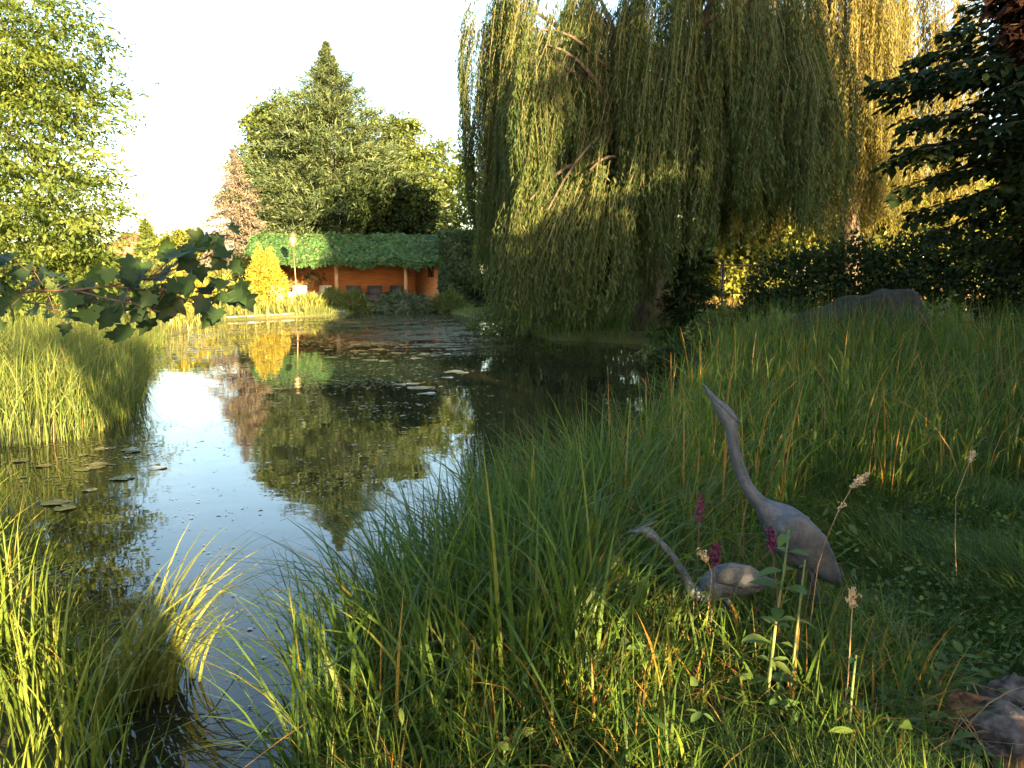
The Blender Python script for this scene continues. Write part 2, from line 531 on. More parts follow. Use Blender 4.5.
def ovate_leaves(c, ax, nrm, L, W):
    """rounded, slightly folded and drooping leaves: vertices, quads, tris, faces per leaf"""
    ax = unit(ax)
    side = unit(np.cross(ax, nrm))
    nn = np.cross(side, ax)
    n = len(c)
    L = np.asarray(L, float)[:, None]
    W = np.asarray(W, float)[:, None]
    V = [c]
    curl = rng.uniform(0.05, 0.35, (n, 1))
    for t, w in ((0.16, 0.62), (0.42, 1.0), (0.72, 0.72)):
        m = c + ax * L * t - nn * L * curl * t * t
        e = nn * W * 0.13
        V += [m + side * W * w / 2 + e, m, m - side * W * w / 2 + e]
    V.append(c + ax * L - nn * L * curl)
    V = np.stack(V, 1).reshape(-1, 3)
    b = np.arange(n)[:, None, None] * 11
    q = (b + np.array([[1, 2, 5, 4], [2, 3, 6, 5], [4, 5, 8, 7], [5, 6, 9, 8]])).reshape(-1, 4)
    t = (b + np.array([[0, 2, 1], [0, 3, 2], [7, 8, 10], [8, 9, 10]])).reshape(-1, 3)
    return V, q, t


def ovate_rnd(r):
    return np.concatenate([np.repeat(r, 4), np.repeat(r, 4)])


def qidx(n):
    return np.arange(n * 4).reshape(n, 4)


def rnd_vec(n):
    return unit(rng.normal(size=(n, 3)))


def blades(base, h, w, heading, bend, nseg=5, face=None, kink=None):
    n = len(base)
    s = np.linspace(0, 1, nseg + 1)[None, :]
    bend = np.broadcast_to(bend, (n,))[:, None]
    h = h[:, None]
    k = np.broadcast_to(0 if kink is None else kink, (n,))[:, None]
    out = h * (bend * s ** 2.0 + k * np.maximum(0, s - 0.62) * 1.3)
    up = h * (s - 0.42 * bend ** 1.3 * s ** 3.2 - k * np.maximum(0, s - 0.62) * 1.1)
    d = np.stack([np.cos(heading), np.sin(heading)], -1)
    P = np.empty((n, nseg + 1, 3))
    P[:, :, 0] = base[:, :1] + out * d[:, :1]
    P[:, :, 1] = base[:, 1:2] + out * d[:, 1:2]
    P[:, :, 2] = base[:, 2:3] + up
    if face is None:
        face = heading + np.pi / 2 + rng.normal(0, 0.7, n)
    sd_ = np.stack([np.cos(face), np.sin(face), np.zeros(n)], -1)[:, None, :]
    ww = w[:, None] * (np.where(s < 0.25, 0.65 + 1.4 * s, 1.0) * (1 - np.clip(s, 0, 1) ** 2.2) + 0.02)
    V = np.stack([P - sd_ * ww[..., None] / 2, P + sd_ * ww[..., None] / 2], 2)
    i = (np.arange(n)[:, None] * (nseg + 1) + np.arange(nseg)[None, :]) * 2
    Qd = np.stack([i, i + 1, i + 3, i + 2], -1).reshape(-1, 4)
    return V.reshape(-1, 3), Qd, nseg


def grass_patch(name, label, pts, h, w, mat, bend=(0.1, 0.6), heading=None, nseg=5, rnd_pow=1.0, kink=0.15, cat="grass"):
    n = len(pts)
    base = np.column_stack([pts, ground_z(pts[:, 0], pts[:, 1]) - 0.02])
    if heading is None:
        heading = rng.uniform(0, 2 * np.pi, n)
    b = rng.uniform(*bend, n)
    kk = np.where(rng.random(n) < kink, rng.uniform(0.2, 0.9, n), 0)
    V, Qd, s = blades(base, h, w, heading, b, nseg, None, kk)
    r = np.repeat(np.clip(rng.random(n) ** rnd_pow, 0, 1), s)
    o = mesh_from(name, V, Qd, None, mat, None, r)
    return tag(o, label, cat, None, "stuff")


def scatter(n, x0, x1, y0, y1, keep, clump=0.0, csize=0.12):
    """random points where keep(x, y) holds, drawn together into tufts"""
    out = []
    tot = 0
    while tot < n:
        m = max(2000, int((n - tot) * 2))
        if clump > 0:
            c = np.column_stack([rng.uniform(x0, x1, m // 12 + 1), rng.uniform(y0, y1, m // 12 + 1)])
            p = c[rng.integers(0, len(c), m)] + rng.normal(0, csize, (m, 2))
            q = rng.random(m) > clump
            p[q] = np.column_stack([rng.uniform(x0, x1, q.sum()), rng.uniform(y0, y1, q.sum())])
        else:
            p = np.column_stack([rng.uniform(x0, x1, m), rng.uniform(y0, y1, m)])
        p = p[keep(p[:, 0], p[:, 1])]
        out.append(p)
        tot += len(p)
        if len(p) == 0:
            break
    return np.concatenate(out)[:n]


def crown_sprays(blobs, n_spray, per, spread, L, W, hang=0.25, flat=0.35, shell=0.6, lsd=0.25, rough=0.0, nsd=0.55):
    """leaf sprays through the volume of a crown made of ellipsoids; returns the leaf mesh arrays and the spray roots"""
    blobs = np.asarray(blobs, float)
    vol = blobs[:, 3] * blobs[:, 4] * blobs[:, 5]
    vol = vol ** 0.7
    k = rng.choice(len(blobs), n_spray, p=vol / vol.sum())
    d = rnd_vec(n_spray)
    rad = np.where(rng.random(n_spray) < shell, rng.uniform(0.72, 1.08, n_spray), rng.uniform(0.2, 0.8, n_spray))
    d2 = d * blobs[k, 3:6]
    rad = rad * (1 + rough * wob(d * 3 + k[:, None] * 1.7, 2.2, 5))
    root = blobs[k, :3] + d2 * rad[:, None]
    outw = unit(d * np.array([1, 1, flat]) + rng.normal(0, 0.35, (n_spray, 3)) * np.array([1, 1, 0.5]) - np.array([0, 0, hang]))
    ln = spread * rng.uniform(0.6, 1.4, n_spray)
    s = rng.uniform(0, 1, (n_spray, per))
    lat = rng.normal(0, 0.22, (n_spray, per, 3)) * np.array([1, 1, 0.35])
    c = root[:, None, :] + outw[:, None, :] * (s * ln[:, None])[..., None] + lat * ln[:, None, None]
    c[..., 2] -= (s ** 2) * ln[:, None] * hang
    c = c.reshape(-1, 3)
    n = len(c)
    ax = np.repeat(outw, per, 0) + rng.normal(0, 0.7, (n, 3)) - np.array([0, 0, hang])
    nrm = np.array([0, 0, 1.0]) + np.repeat(rng.normal(0, 0.45, (n_spray, 3)), per, 0) + rng.normal(0, nsd, (n, 3))
    ll = L * np.exp(rng.normal(0, lsd, n))
    V = leaf_quads(c, ax, nrm, ll, ll * (W / L))
    r = np.clip(np.repeat(rng.random(n_spray), per) * 0.55 + rng.random(n) * 0.45, 0, 1)
    return V, qidx(n), r, root


def limbs_to(mb, base, targets, r0, z_from, z_to, n=6):
    for t in targets:
        z = rng.uniform(z_from, z_to)
        a = np.array([base[0], base[1], z])
        t = np.asarray(t)
        m = a * 0.5 + t * 0.5 + np.array([0, 0, 0.12 * np.linalg.norm(t - a)])
        s = np.linspace(0, 1, 7)[:, None]
        P = (1 - s) ** 2 * a + 2 * s * (1 - s) * m + s ** 2 * t
        P[1:-1] += rng.normal(0, 0.03 * np.linalg.norm(t - a) / 3, (5, 3))
        mb.tube(P, np.linspace(r0 * rng.uniform(0.6, 1), r0 * 0.12, 7), n)


def broadleaf(name, label, base, top, r_trunk, blobs, n_spray, per, spread, L, W, mat, cat="tree", group=None, n_limb=14, hang=0.25, flat=0.35, shell=0.6, rough=0.0, lean=(0, 0)):
    base = np.asarray(base, float)
    root = thing(name, label, cat, base, group)
    V, Qd, r, sp = crown_sprays(blobs, n_spray, per, spread, L, W, hang, flat, shell, 0.25, rough, 0.3)
    mesh_from("crown", V - base, Qd, None, mat, root, r)
    mb = MB()
    s = np.linspace(0, 1, 9)
    P = np.column_stack([s * lean[0] + 0.06 * np.sin(s * 7) * r_trunk * 8, s * lean[1] + 0.05 * np.cos(s * 6) * r_trunk * 8, s * (top - base[2]) - 0.15])
    rad = r_trunk * (1 - 0.85 * s) * (1 + 0.6 * np.exp(-s * 18))
    mb.tube(P, rad, 10)
    pick = sp[rng.choice(len(sp), n_limb)] - base
    limbs_to(mb, P[4] * np.array([1, 1, 0]), pick, r_trunk * 0.35, (top - base[2]) * 0.25, (top - base[2]) * 0.75)
    mb.build("trunk", M["bark"], root, True)
    return root


def conifer(name, label, base, height, rmax, mat, n_branch, per, L, W, zb=0.05, power=0.8, droop=0.25, upturn=0.0, group=None, cat="tree", shape=None):
    base = np.asarray(base, float)
    root = thing(name, label, cat, base, group)
    f = rng.random(n_branch) ** 0.85
    f = zb + (1 - zb) * f
    az = rng.uniform(0, 2 * np.pi, n_branch)
    prof = (1 - f) ** power if shape is None else shape(f)
    lump = 1 + 0.24 * np.sin(az * 3 + f * 19) + 0.18 * np.sin(az * 5 - f * 31) + 0.12 * np.sin(az * 2 + f * 47)
    ln = rmax * prof * lump * rng.uniform(0.62, 1.22, n_branch) + 0.12 * np.minimum(1, 0.3 + 3 * (1 - f))
    d = np.stack([np.cos(az), np.sin(az), np.zeros(n_branch)], -1)
    s = rng.random((n_branch, per)) ** 0.6
    c = np.zeros((n_branch, per, 3))
    r_ = s * ln[:, None]
    lat = rng.normal(0, 0.13, (n_branch, per)) * ln[:, None] ** 0.6 * (1.1 - 0.6 * s)
    c[..., 0] = d[:, :1] * r_ - d[:, 1:2] * lat
    c[..., 1] = d[:, 1:2] * r_ + d[:, :1] * lat
    c[..., 2] = (f * height)[:, None] - droop * r_ * (1 - upturn * s) + rng.normal(0, 0.05, (n_branch, per)) * ln[:, None] ** 0.5
    n = n_branch * per
    c = c.reshape(-1, 3)
    ax = np.repeat(d, per, 0) + rng.normal(0, 0.55, (n, 3)) + np.array([0, 0, -0.15 + upturn * 0.5])
    nrm = np.array([0, 0, 1.0]) + rng.normal(0, 0.6, (n, 3))
    ll = L * np.exp(rng.normal(0, 0.3, n)) * np.repeat(np.minimum(1, 0.4 + 2.0 * (1 - f)), per)
    V = leaf_quads(c, ax, nrm, ll, ll * W / L)
    rr = np.clip(np.repeat(rng.random(n_branch), per) * 0.5 + rng.random(n) * 0.5, 0, 1)
    mesh_from("crown", V, qidx(n), None, mat, root, rr)
    mb = MB()
    zz = np.linspace(-0.1, height * 0.98, 8)
    mb.tube(np.column_stack([zz * 0, zz * 0, zz]), np.linspace(0.022 * height, 0.01, 8), 9)
    pick = rng.choice(n_branch, 40)
    for i in pick:
        z0 = f[i] * height
        mb.tube([[0, 0, z0], d[i] * ln[i] * 0.5 + [0, 0, z0 - droop * ln[i] * 0.5], d[i] * ln[i] * 0.85 + [0, 0, z0 - droop * ln[i] * 0.85 * (1 - upturn)]], [0.05, 0.03, 0.01], 5)
    mb.build("trunk", M["bark"], root, True)
    return root


def shrub(name, label, base, rx, ry, h, mat, n, L, W, cat="shrub", group=None, hang=0.1, taper=0.0, lump=0.18):
    """a mound or cone of leaves over a short stem"""
    base = np.asarray(base, float)
    root = thing(name, label, cat, base, group)
    d = rnd_vec(n)
    d[:, 2] = np.abs(d[:, 2])
    rad = np.where(rng.random(n) < 0.7, rng.uniform(0.82, 1.03, n), rng.uniform(0.35, 0.85, n))
    rad = rad * (1 + lump * wob(d * 3, 2.6, int(abs(base[0]) * 97) % 1000))
    c = d * rad[:, None] * np.array([rx, ry, h])
    k = 1 - taper * np.clip(c[:, 2] / h, 0, 1)
    c[:, 0] *= k
    c[:, 1] *= k
    ax = d + rng.normal(0, 0.6, (n, 3)) - np.array([0, 0, hang])
    nrm = d + rng.normal(0, 0.6, (n, 3)) + np.array([0, 0, 0.3])
    ll = L * np.exp(rng.normal(0, 0.3, n))
    V = leaf_quads(c, ax, nrm, ll, ll * W / L)
    mesh_from("foliage", V, qidx(n), None, mat, root, np.clip(rng.random(n), 0, 1))
    mb = MB()
    for i in range(7):
        t = d[rng.integers(0, n)] * np.array([rx, ry, h]) * 0.7
        mb.tube([[0, 0, -0.08], t * 0.5 + [0, 0, h * 0.1], t], [0.03 * h ** 0.5, 0.02 * h ** 0.5, 0.006], 5)
    mb.build("stem", M["bark"], root, True)
    return root


def gz(x, y):
    return float(ground_z(np.array([x]), np.array([y]))[0])


def gbase(px, D):
    x = at(px, 300, D)[0]
    return np.array([x, D, gz(x, D)])


# ------------------------------------------------------------------ willows
def willow(name, label, base, trunk_top, centre, rx, ry, ztop, zrim, n_clump, per, zbot, mat, leafL, leafW, step, seed_left=None, group=None):
    base = np.asarray(base, float)
    root = thing(name, label, "tree", base, group)
    centre = np.asarray(centre, float)
    a = rng.uniform(0, 2 * np.pi, n_clump)
    q = np.where(rng.random(n_clump) < 0.6, rng.uniform(0.72, 1.0, n_clump), np.sqrt(rng.random(n_clump)) * 0.8)
    cx = centre[0] + np.cos(a) * q * rx
    cy = centre[1] + np.sin(a) * q * ry
    top = ztop - (ztop - zrim) * q ** 2.0 - rng.random(n_clump) ** 1.4 * (ztop - 3.0) * 0.62
    if seed_left is not None:
        ex = np.asarray(seed_left, float)
        cx = np.concatenate([cx, ex[:, 0]])
        cy = np.concatenate([cy, ex[:, 1]])
        top = np.concatenate([top, ex[:, 2]])
        q = np.concatenate([q, np.ones(len(ex))])
    m = len(cx)
    bot = zbot(cx, cy, q) + rng.uniform(-0.2, 1.2, m)
    if seed_left is not None:
        bot[-len(ex):] = ex[:, 3]
    bot = np.minimum(bot, top - 1.0)
    # strands
    k = np.repeat(np.arange(m), per)
    ns = len(k)
    off = rng.normal(0, 0.115, (ns, 2)) * rng.uniform(0.5, 1.8, m)[k][:, None]
    ox = cx[k] + off[:, 0]
    oy = cy[k] + off[:, 1]
    zt = top[k] + rng.normal(0, 0.35, ns) - np.linalg.norm(off, axis=1) * 0.8
    zb = bot[k] + np.linalg.norm(off, axis=1) * 2.2 + np.abs(rng.normal(0, 0.7, ns)) * (0.4 + 0.12 * (zt - bot[k]))
    zb = np.minimum(zb, zt - 0.6)
    gr = 0.25
    ln = zt - zb
    phase = rng.uniform(0, 6.28, ns)
    cph = rng.uniform(0, 6.28, m)[k]
    outd = np.stack([ox - centre[0], oy - centre[1]], -1)
    outd = outd / np.maximum(np.linalg.norm(outd, axis=1, keepdims=True), 0.3)
    cnt = np.maximum(6, (ln / step).astype(int))
    sid = np.repeat(np.arange(ns), cnt)
    first = np.concatenate([[0], np.cumsum(cnt)[:-1]])
    t = (np.arange(len(sid)) - first[sid] + rng.random(len(sid))) / cnt[sid]

    def strand(sid, t):
        arch = 0.45 * (1 - np.exp(-t * 7)) - 0.45
        sway = 0.16 * np.sin(t * 3.2 + cph[sid])
        x = ox[sid] + outd[sid, 0] * arch + 0.06 * np.sin(t * 6 + phase[sid]) + sway
        y = oy[sid] + outd[sid, 1] * arch + 0.06 * np.cos(t * 5 + phase[sid]) + sway * 0.6
        z = zt[sid] - ln[sid] * t + 0.25 * np.exp(-((t - 0.05) * 12) ** 2)
        return np.stack([x, y, z], -1)
    c = strand(sid, t)
    n = len(c)
    th = rng.uniform(0, 2 * np.pi, n)
    ax = np.stack([np.cos(th) * 0.55, np.sin(th) * 0.55, -np.ones(n) * rng.uniform(0.5, 1.3, n)], -1)
    nrm = rnd_vec(n) + np.stack([np.cos(th), np.sin(th), 0.4 + np.zeros(n)], -1)
    ll = leafL * rng.uniform(0.6, 1.3, n)
    V = leaf_quads(c, ax, nrm, ll, ll * leafW / leafL)
    r = np.clip(0.45 * rng.random(m)[k[sid]] + 0.25 * rng.random(ns)[sid] + 0.3 * rng.random(n), 0, 1)
    mesh_from("crown", V - base, qidx(n), None, mat, root, r)
    # the thin hanging twigs themselves
    g = 7
    tt = np.linspace(0, 1, g)
    P = strand(np.repeat(np.arange(ns), g), np.tile(tt, ns)).reshape(ns, g, 3)
    fa = rng.uniform(0, np.pi, ns)
    sd_ = np.stack([np.cos(fa), np.sin(fa), np.zeros(ns)], -1)[:, None, :] * (0.006 * (1.1 - tt))[None, :, None]
    VV = np.stack([P - sd_, P + sd_], 2).reshape(-1, 3)
    i = (np.arange(ns)[:, None] * g + np.arange(g - 1)[None, :]) * 2
    mesh_from("hanging_twigs", VV - base, np.stack([i, i + 1, i + 3, i + 2], -1).reshape(-1, 4), None, M["twig"], root)
    # trunk, forks and arching boughs
    mb = MB()
    s = np.linspace(0, 1, 8)
    tt_ = np.asarray(trunk_top, float) - base
    P = s[:, None] * tt_ + np.column_stack([0.15 * np.sin(s * 5), 0.12 * np.sin(s * 4), s * 0 - 0.2 * (s == 0)])
    mb.tube(P, 0.42 * (1 - 0.45 * s) * (1 + 0.5 * np.exp(-s * 14)), 12)
    for j in rng.choice(m, min(60, m), replace=False):
        a0 = P[rng.integers(4, 8)]
        e = np.array([cx[j] - outd[0, 0] * 0, cy[j], top[j]]) - base
        mid = a0 * 0.45 + e * 0.55 + np.array([0, 0, 0.9 + 0.15 * np.linalg.norm(e - a0)])
        u = np.linspace(0, 1, 9)[:, None]
        B = (1 - u) ** 2 * a0 + 2 * u * (1 - u) * mid + u ** 2 * e
        mb.tube(B, np.linspace(rng.uniform(0.07, 0.17), 0.018, 9), 6)
    mb.build("trunk", M["bark"], root, True)
    return root


wb = gbase(652, 22.3)
wc = at(640, 300, 22.3)


def wb_front(x, y, q):
    left = x < 4.2
    front = y < 22.5
    z = np.where(left & front, 0.25, np.where(front, 2.0, 2.4))
    z = np.where(x < 1.2, 0.4, z)
    z = np.where((x > 4.4), 2.1 + (x - 4.4) * 0.10, z)
    return z + (1 - q) * 1.5


edge = []
for (px, py, D, zb_) in [(460, 30, 25.5, 3.4), (468, 24, 25.0, 2.0), (474, 36, 26.0, 4.0), (481, 20, 25.4, 1.0), (488, 14, 25.0, 0.6), (494, 8, 24.6, 0.5), (500, 2, 24.2, 0.4), (506, -8, 24.0, 0.4), (483, 26, 24.8, 0.8), (492, 22, 24.2, 0.5), (497, 30, 24.0, 0.4), (503, 20, 23.8, 0.5), (510, 12, 23.6, 0.4), (512, 40, 23.5, 0.4), (516, 5, 23.4, 0.5), (508, -20, 23.8, 0.6), (515, -15, 23.4, 0.6), (487, 70, 24.2, 0.5), (513, 100, 23.2, 0.5), (490, 50, 24.4, 0.5), (499, 90, 24.0, 0.4), (507, 60, 23.6, 0.4),
                         (540, 30, 18.9, 3.6), (528, 60, 18.9, 3.2), (548, 45, 18.8, 2.4), (520, 90, 19.0, 2.9), (556, 70, 18.8, 3.9), (535, 100, 18.7, 2.0), (518, 130, 19.0, 2.6), (527, 40, 19.0, 4.5), (538, 75, 18.7, 1.8),
                         (500, 215, 18.6, 0.25), (512, 225, 18.5, 0.2), (522, 205, 18.6, 0.3), (530, 200, 18.4, 0.2), (548, 210, 18.3, 0.2), (566, 190, 18.5, 0.3), (590, 170, 18.6, 0.3),
                         (606, 200, 18.4, 0.2), (632, 170, 18.6, 0.4), (655, 150, 18.8, 0.9), (676, 120, 19.0, 1.4), (700, 110, 19.0, 1.7), (718, 105, 19.2, 2.0)]:
    p = at(px, py, D)
    edge.append((p[0], p[1], p[2], zb_))
willow("weeping_willow", "huge weeping willow trailing its dense green curtain down to the pond", wb, wb + np.array([0.2, 0.3, 5.2]),
       (4.35, 22.3, 0), 4.5, 3.7, 11.8, 7.4, 165, 25, wb_front, M["willow"], 0.15, 0.030, 0.052, edge)
wb2 = gbase(850, 29)
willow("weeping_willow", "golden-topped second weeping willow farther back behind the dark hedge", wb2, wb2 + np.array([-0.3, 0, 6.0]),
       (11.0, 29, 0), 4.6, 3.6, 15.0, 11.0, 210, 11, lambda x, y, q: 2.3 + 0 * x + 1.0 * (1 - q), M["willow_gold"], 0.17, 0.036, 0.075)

# ------------------------------------------------------------------ trees round the pond
def B(px, py, D, rpx, rpy, depth=None):
    """an ellipsoid of foliage given by where it stands and how big it looks"""
    p = at(px, py, D)
    k = D / F
    return (p[0], p[1], p[2], rpx * k, (depth if depth is not None else rpx * k), rpy * k)


broadleaf("ash_tree", "tall sunlit yellow-green tree towering over the left bank", gbase(-70, 15.5), 9.0, 0.22,
          [B(-40, 20, 15.5, 95, 75), B(30, 30, 15.0, 60, 42), B(62, 78, 15.2, 40, 26), B(20, 90, 14.6, 70, 34), B(75, 112, 15, 34, 16), B(10, 150, 14.6, 75, 38), B(52, 185, 15, 48, 34),
           B(30, 215, 14.4, 70, 40), B(70, 235, 15.4, 36, 26), B(40, 270, 15, 80, 38), B(-30, 250, 14.5, 80, 60), B(-70, 130, 15.5, 90, 110), B(86, 42, 15.3, 14, 8), B(55, 268, 15, 50, 22)],
          1300, 52, 0.62, 0.105, 0.040, M["ash"], hang=0.15, flat=0.25, shell=0.55, n_limb=26, rough=0.25)
conifer("fir_tree", "tall dark green conifer rising to a thin spire behind the pavilion", gbase(333, 51), at(333, 42, 51)[2] - 0.25, 6.3, M["fir"], 1050, 90, 0.30, 0.055, 0.06, 0.8, 0.05, 0.9,
        shape=lambda f: np.interp(f, [0, 0.24, 0.39, 0.59, 0.7, 0.78, 0.86, 0.93, 1.0], [0.84, 0.83, 0.80, 0.68, 0.52, 0.36, 0.19, 0.08, 0.0]))
conifer("spruce_tree", "pale pinkish grey spruce beside the left end of the pavilion", gbase(239, 47.2), at(239, 148, 47.2)[2] - 0.25, 3.4, M["spruce"], 420, 80, 0.20, 0.04, 0.04, 1.05, 0.18, 0.2)
broadleaf("maple_tree", "bushy green tree just left of the tall conifer", gbase(285, 57), 9.0, 0.3, [B(285, 140, 57, 34, 32), B(270, 175, 57, 30, 35), B(305, 190, 57, 40, 45), B(268, 118, 57, 16, 14), B(295, 115, 57, 22, 18), B(280, 220, 57, 30, 25)],
          1500, 34, 0.9, 0.21, 0.13, M["broad"], n_limb=10)
broadleaf("maple_tree", "bushy green tree just right of the tall conifer", gbase(385, 57), 9.0, 0.3, [B(390, 150, 57, 32, 34), B(405, 190, 57, 34, 38), B(370, 200, 57, 40, 45), B(400, 120, 57, 10, 10), B(412, 225, 57, 30, 25)],
          1500, 34, 0.9, 0.21, 0.13, M["broad"], n_limb=10)
broadleaf("birch_tree", "loose pale yellow tree behind the ivy end of the pavilion", gbase(448, 60), 8.0, 0.2, [B(445, 165, 60, 24, 26), B(455, 195, 60, 26, 26), B(435, 205, 60, 22, 28), B(462, 225, 60, 18, 16), B(430, 150, 60, 14, 12), B(480, 190, 60, 30, 40)],
          480, 22, 0.9, 0.26, 0.15, M["ash"], n_limb=10)
broadleaf("shade_stand_in_tree", "dark rounded tree looming over the pavilion's ridge", gbase(385, 49), 6.0, 0.25, [B(378, 205, 49, 42, 26), B(360, 220, 49, 34, 20), B(405, 210, 49, 30, 24)],  # willow's shadow on the conifer, put in as a dark-leaved tree
          1100, 34, 0.7, 0.18, 0.10, M["dark_leaf"], n_limb=8)
# low far skyline on the left
broadleaf("bushy_tree", "small round golden tree on the skyline left of the spruce", gbase(188, 60), 3.5, 0.15, [B(190, 243, 60, 20, 13), B(178, 250, 60, 18, 12), B(205, 247, 60, 14, 12)], 260, 26, 0.7, 0.26, 0.16, M["lime_shrub"], n_limb=5)
conifer("poplar_tree", "slim distant poplar beside the red-roofed house", gbase(150, 120), at(150, 222, 120)[2], 1.1, M["broad"], 200, 30, 0.6, 0.35, 0.05, 0.5, -0.8)
broadleaf("bushy_tree", "low green tree right of the red-roofed house", gbase(160, 80), 3.5, 0.15, [B(166, 248, 80, 14, 11), B(156, 256, 80, 16, 8), B(172, 252, 80, 14, 10)], 240, 26, 0.7, 0.3, 0.2, M["broad"], n_limb=5)
broadleaf("bushy_tree", "wide low green tree below the red-roofed house", gbase(105, 70), 3.0, 0.15, [B(100, 266, 70, 34, 12), B(120, 266, 70, 22, 10), B(70, 258, 70, 30, 18)], 300, 26, 0.7, 0.3, 0.2, M["broad"], n_limb=5)

# distant house
hp = gbase(134, 125)
house = thing("distant_house", "distant house with a steep red roof above the left treetops", "house", hp)
MB().box((-3.2, -3, 0), (3.2, 3, 4.6)).build("wall", M["plaster"], house)
rf = MB()
rf.add([[-3.5, -3.3, 4.5], [3.5, -3.3, 4.5], [3.5, 3.3, 4.5], [-3.5, 3.3, 4.5], [-0.9, 0, 8.4], [2.6, 0, 8.4]], [[0, 1, 5, 4], [2, 3, 4, 5], [3, 2, 1, 0]], [[1, 2, 5], [3, 0, 4]])
rf.build("roof", M["tile"], house)
for xx in (-1.6, 1.4):
    MB().box((xx - 0.5, -3.06, 2.0), (xx + 0.5, -3.004, 3.4)).build("window", M["dark_window"], house)

for px, D, h, lab in [(506, 34, 5.4, "dark yew behind the willow nearest the ivy wall"), (535, 31, 6.8, "dark yew behind the willow's left curtain"), (572, 30, 5.6, "dark yew behind the middle of the willow's curtain"),
                      (603, 31, 6.4, "dark yew behind the willow, just left of its trunk")]:
    bb = gbase(px, D)
    conifer("yew_tree", lab, bb, h, 1.75, M["dark_leaf"], 260, 60, 0.24, 0.08, 0.02, 0.45, -0.1, 0.0)

# golden trees beyond the willows
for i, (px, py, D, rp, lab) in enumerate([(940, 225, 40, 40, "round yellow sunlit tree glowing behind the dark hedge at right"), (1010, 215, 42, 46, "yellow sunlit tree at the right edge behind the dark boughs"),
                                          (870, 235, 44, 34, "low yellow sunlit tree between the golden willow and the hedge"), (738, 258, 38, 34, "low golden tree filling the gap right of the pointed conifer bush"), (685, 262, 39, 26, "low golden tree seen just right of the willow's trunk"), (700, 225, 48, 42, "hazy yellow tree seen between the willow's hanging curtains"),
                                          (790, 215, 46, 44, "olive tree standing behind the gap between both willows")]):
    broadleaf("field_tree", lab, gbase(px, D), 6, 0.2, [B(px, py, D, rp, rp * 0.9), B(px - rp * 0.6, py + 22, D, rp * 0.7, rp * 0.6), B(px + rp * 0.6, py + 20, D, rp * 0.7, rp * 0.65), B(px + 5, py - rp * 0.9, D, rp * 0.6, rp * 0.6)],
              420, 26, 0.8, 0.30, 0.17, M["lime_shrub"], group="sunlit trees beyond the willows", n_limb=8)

# dark overhanging tree at the right edge: drooping boughs in layers
def layered_tree(name, label, px, D, top, tips, mat, L, W, per_m=210, r_trunk=0.15, side_w=0.42):
    base = gbase(px, D)
    root = thing(name, label, "tree", base)
    cs, axs, tw = [], [], MB()
    zt = np.linspace(0, top - base[2], 8)
    trunk = np.column_stack([0.08 * np.sin(zt), 0.06 * np.cos(zt * 1.3), zt - 0.1 * (zt == 0)])
    tw.tube(trunk, r_trunk * (1 - 0.75 * zt / zt[-1]) * (1 + 0.5 * np.exp(-zt * 4)), 10)
    for (x, y, d) in tips:
        e = at(x, y, d) - base
        z0 = min(max(e[2] + rng.uniform(-0.1, 0.5), 0.6), top - base[2] - 0.2)
        a = np.array([0, 0, z0])
        m_ = (a + e) / 2 + [0, 0, 0.22 * np.linalg.norm(e - a) * 0.5]
        u = np.linspace(0, 1, 9)[:, None]
        Bz = (1 - u) ** 2 * a + 2 * u * (1 - u) * m_ + u ** 2 * e
        tw.tube(Bz, np.linspace(0.03, 0.004, 9), 5)
        ln = np.linalg.norm(e - a)
        n = int(per_m * ln)
        s = rng.uniform(0.12, 1.0, n)
        c = (1 - s[:, None]) ** 2 * a + 2 * s[:, None] * (1 - s[:, None]) * m_ + s[:, None] ** 2 * e
        d_ = unit(e - a)
        sd_ = unit(np.cross(d_, [0, 0, 1.0]))
        lat = rng.uniform(-1, 1, n) * side_w * (1.08 - s ** 1.5) * np.minimum(1, 3 * s)
        c = c + sd_ * lat[:, None] + d_ * (0.5 * np.abs(lat) * -0.4)[:, None] + rng.normal(0, 0.02, (n, 3))
        c[:, 2] -= 0.22 * np.abs(lat) + 0.10 * rng.random(n) ** 2
        cs.append(c)
        axs.append(d_ * 0.8 + sd_ * np.sign(lat)[:, None] * 0.6 + rng.normal(0, 0.35, (n, 3)) - [0, 0, 0.45])
    c = np.concatenate(cs)
    ax = np.concatenate(axs)
    n = len(c)
    ll = L * np.exp(rng.normal(0, 0.22, n))
    mesh_from("crown", leaf_quads(c, ax, rng.normal(0, 0.32, (n, 3)) + [0, 0, 1], ll, ll * W / L), qidx(n), None, mat, root, rng.random(n))
    tw.build("trunk", M["dark_bark"], root, True)
    return root


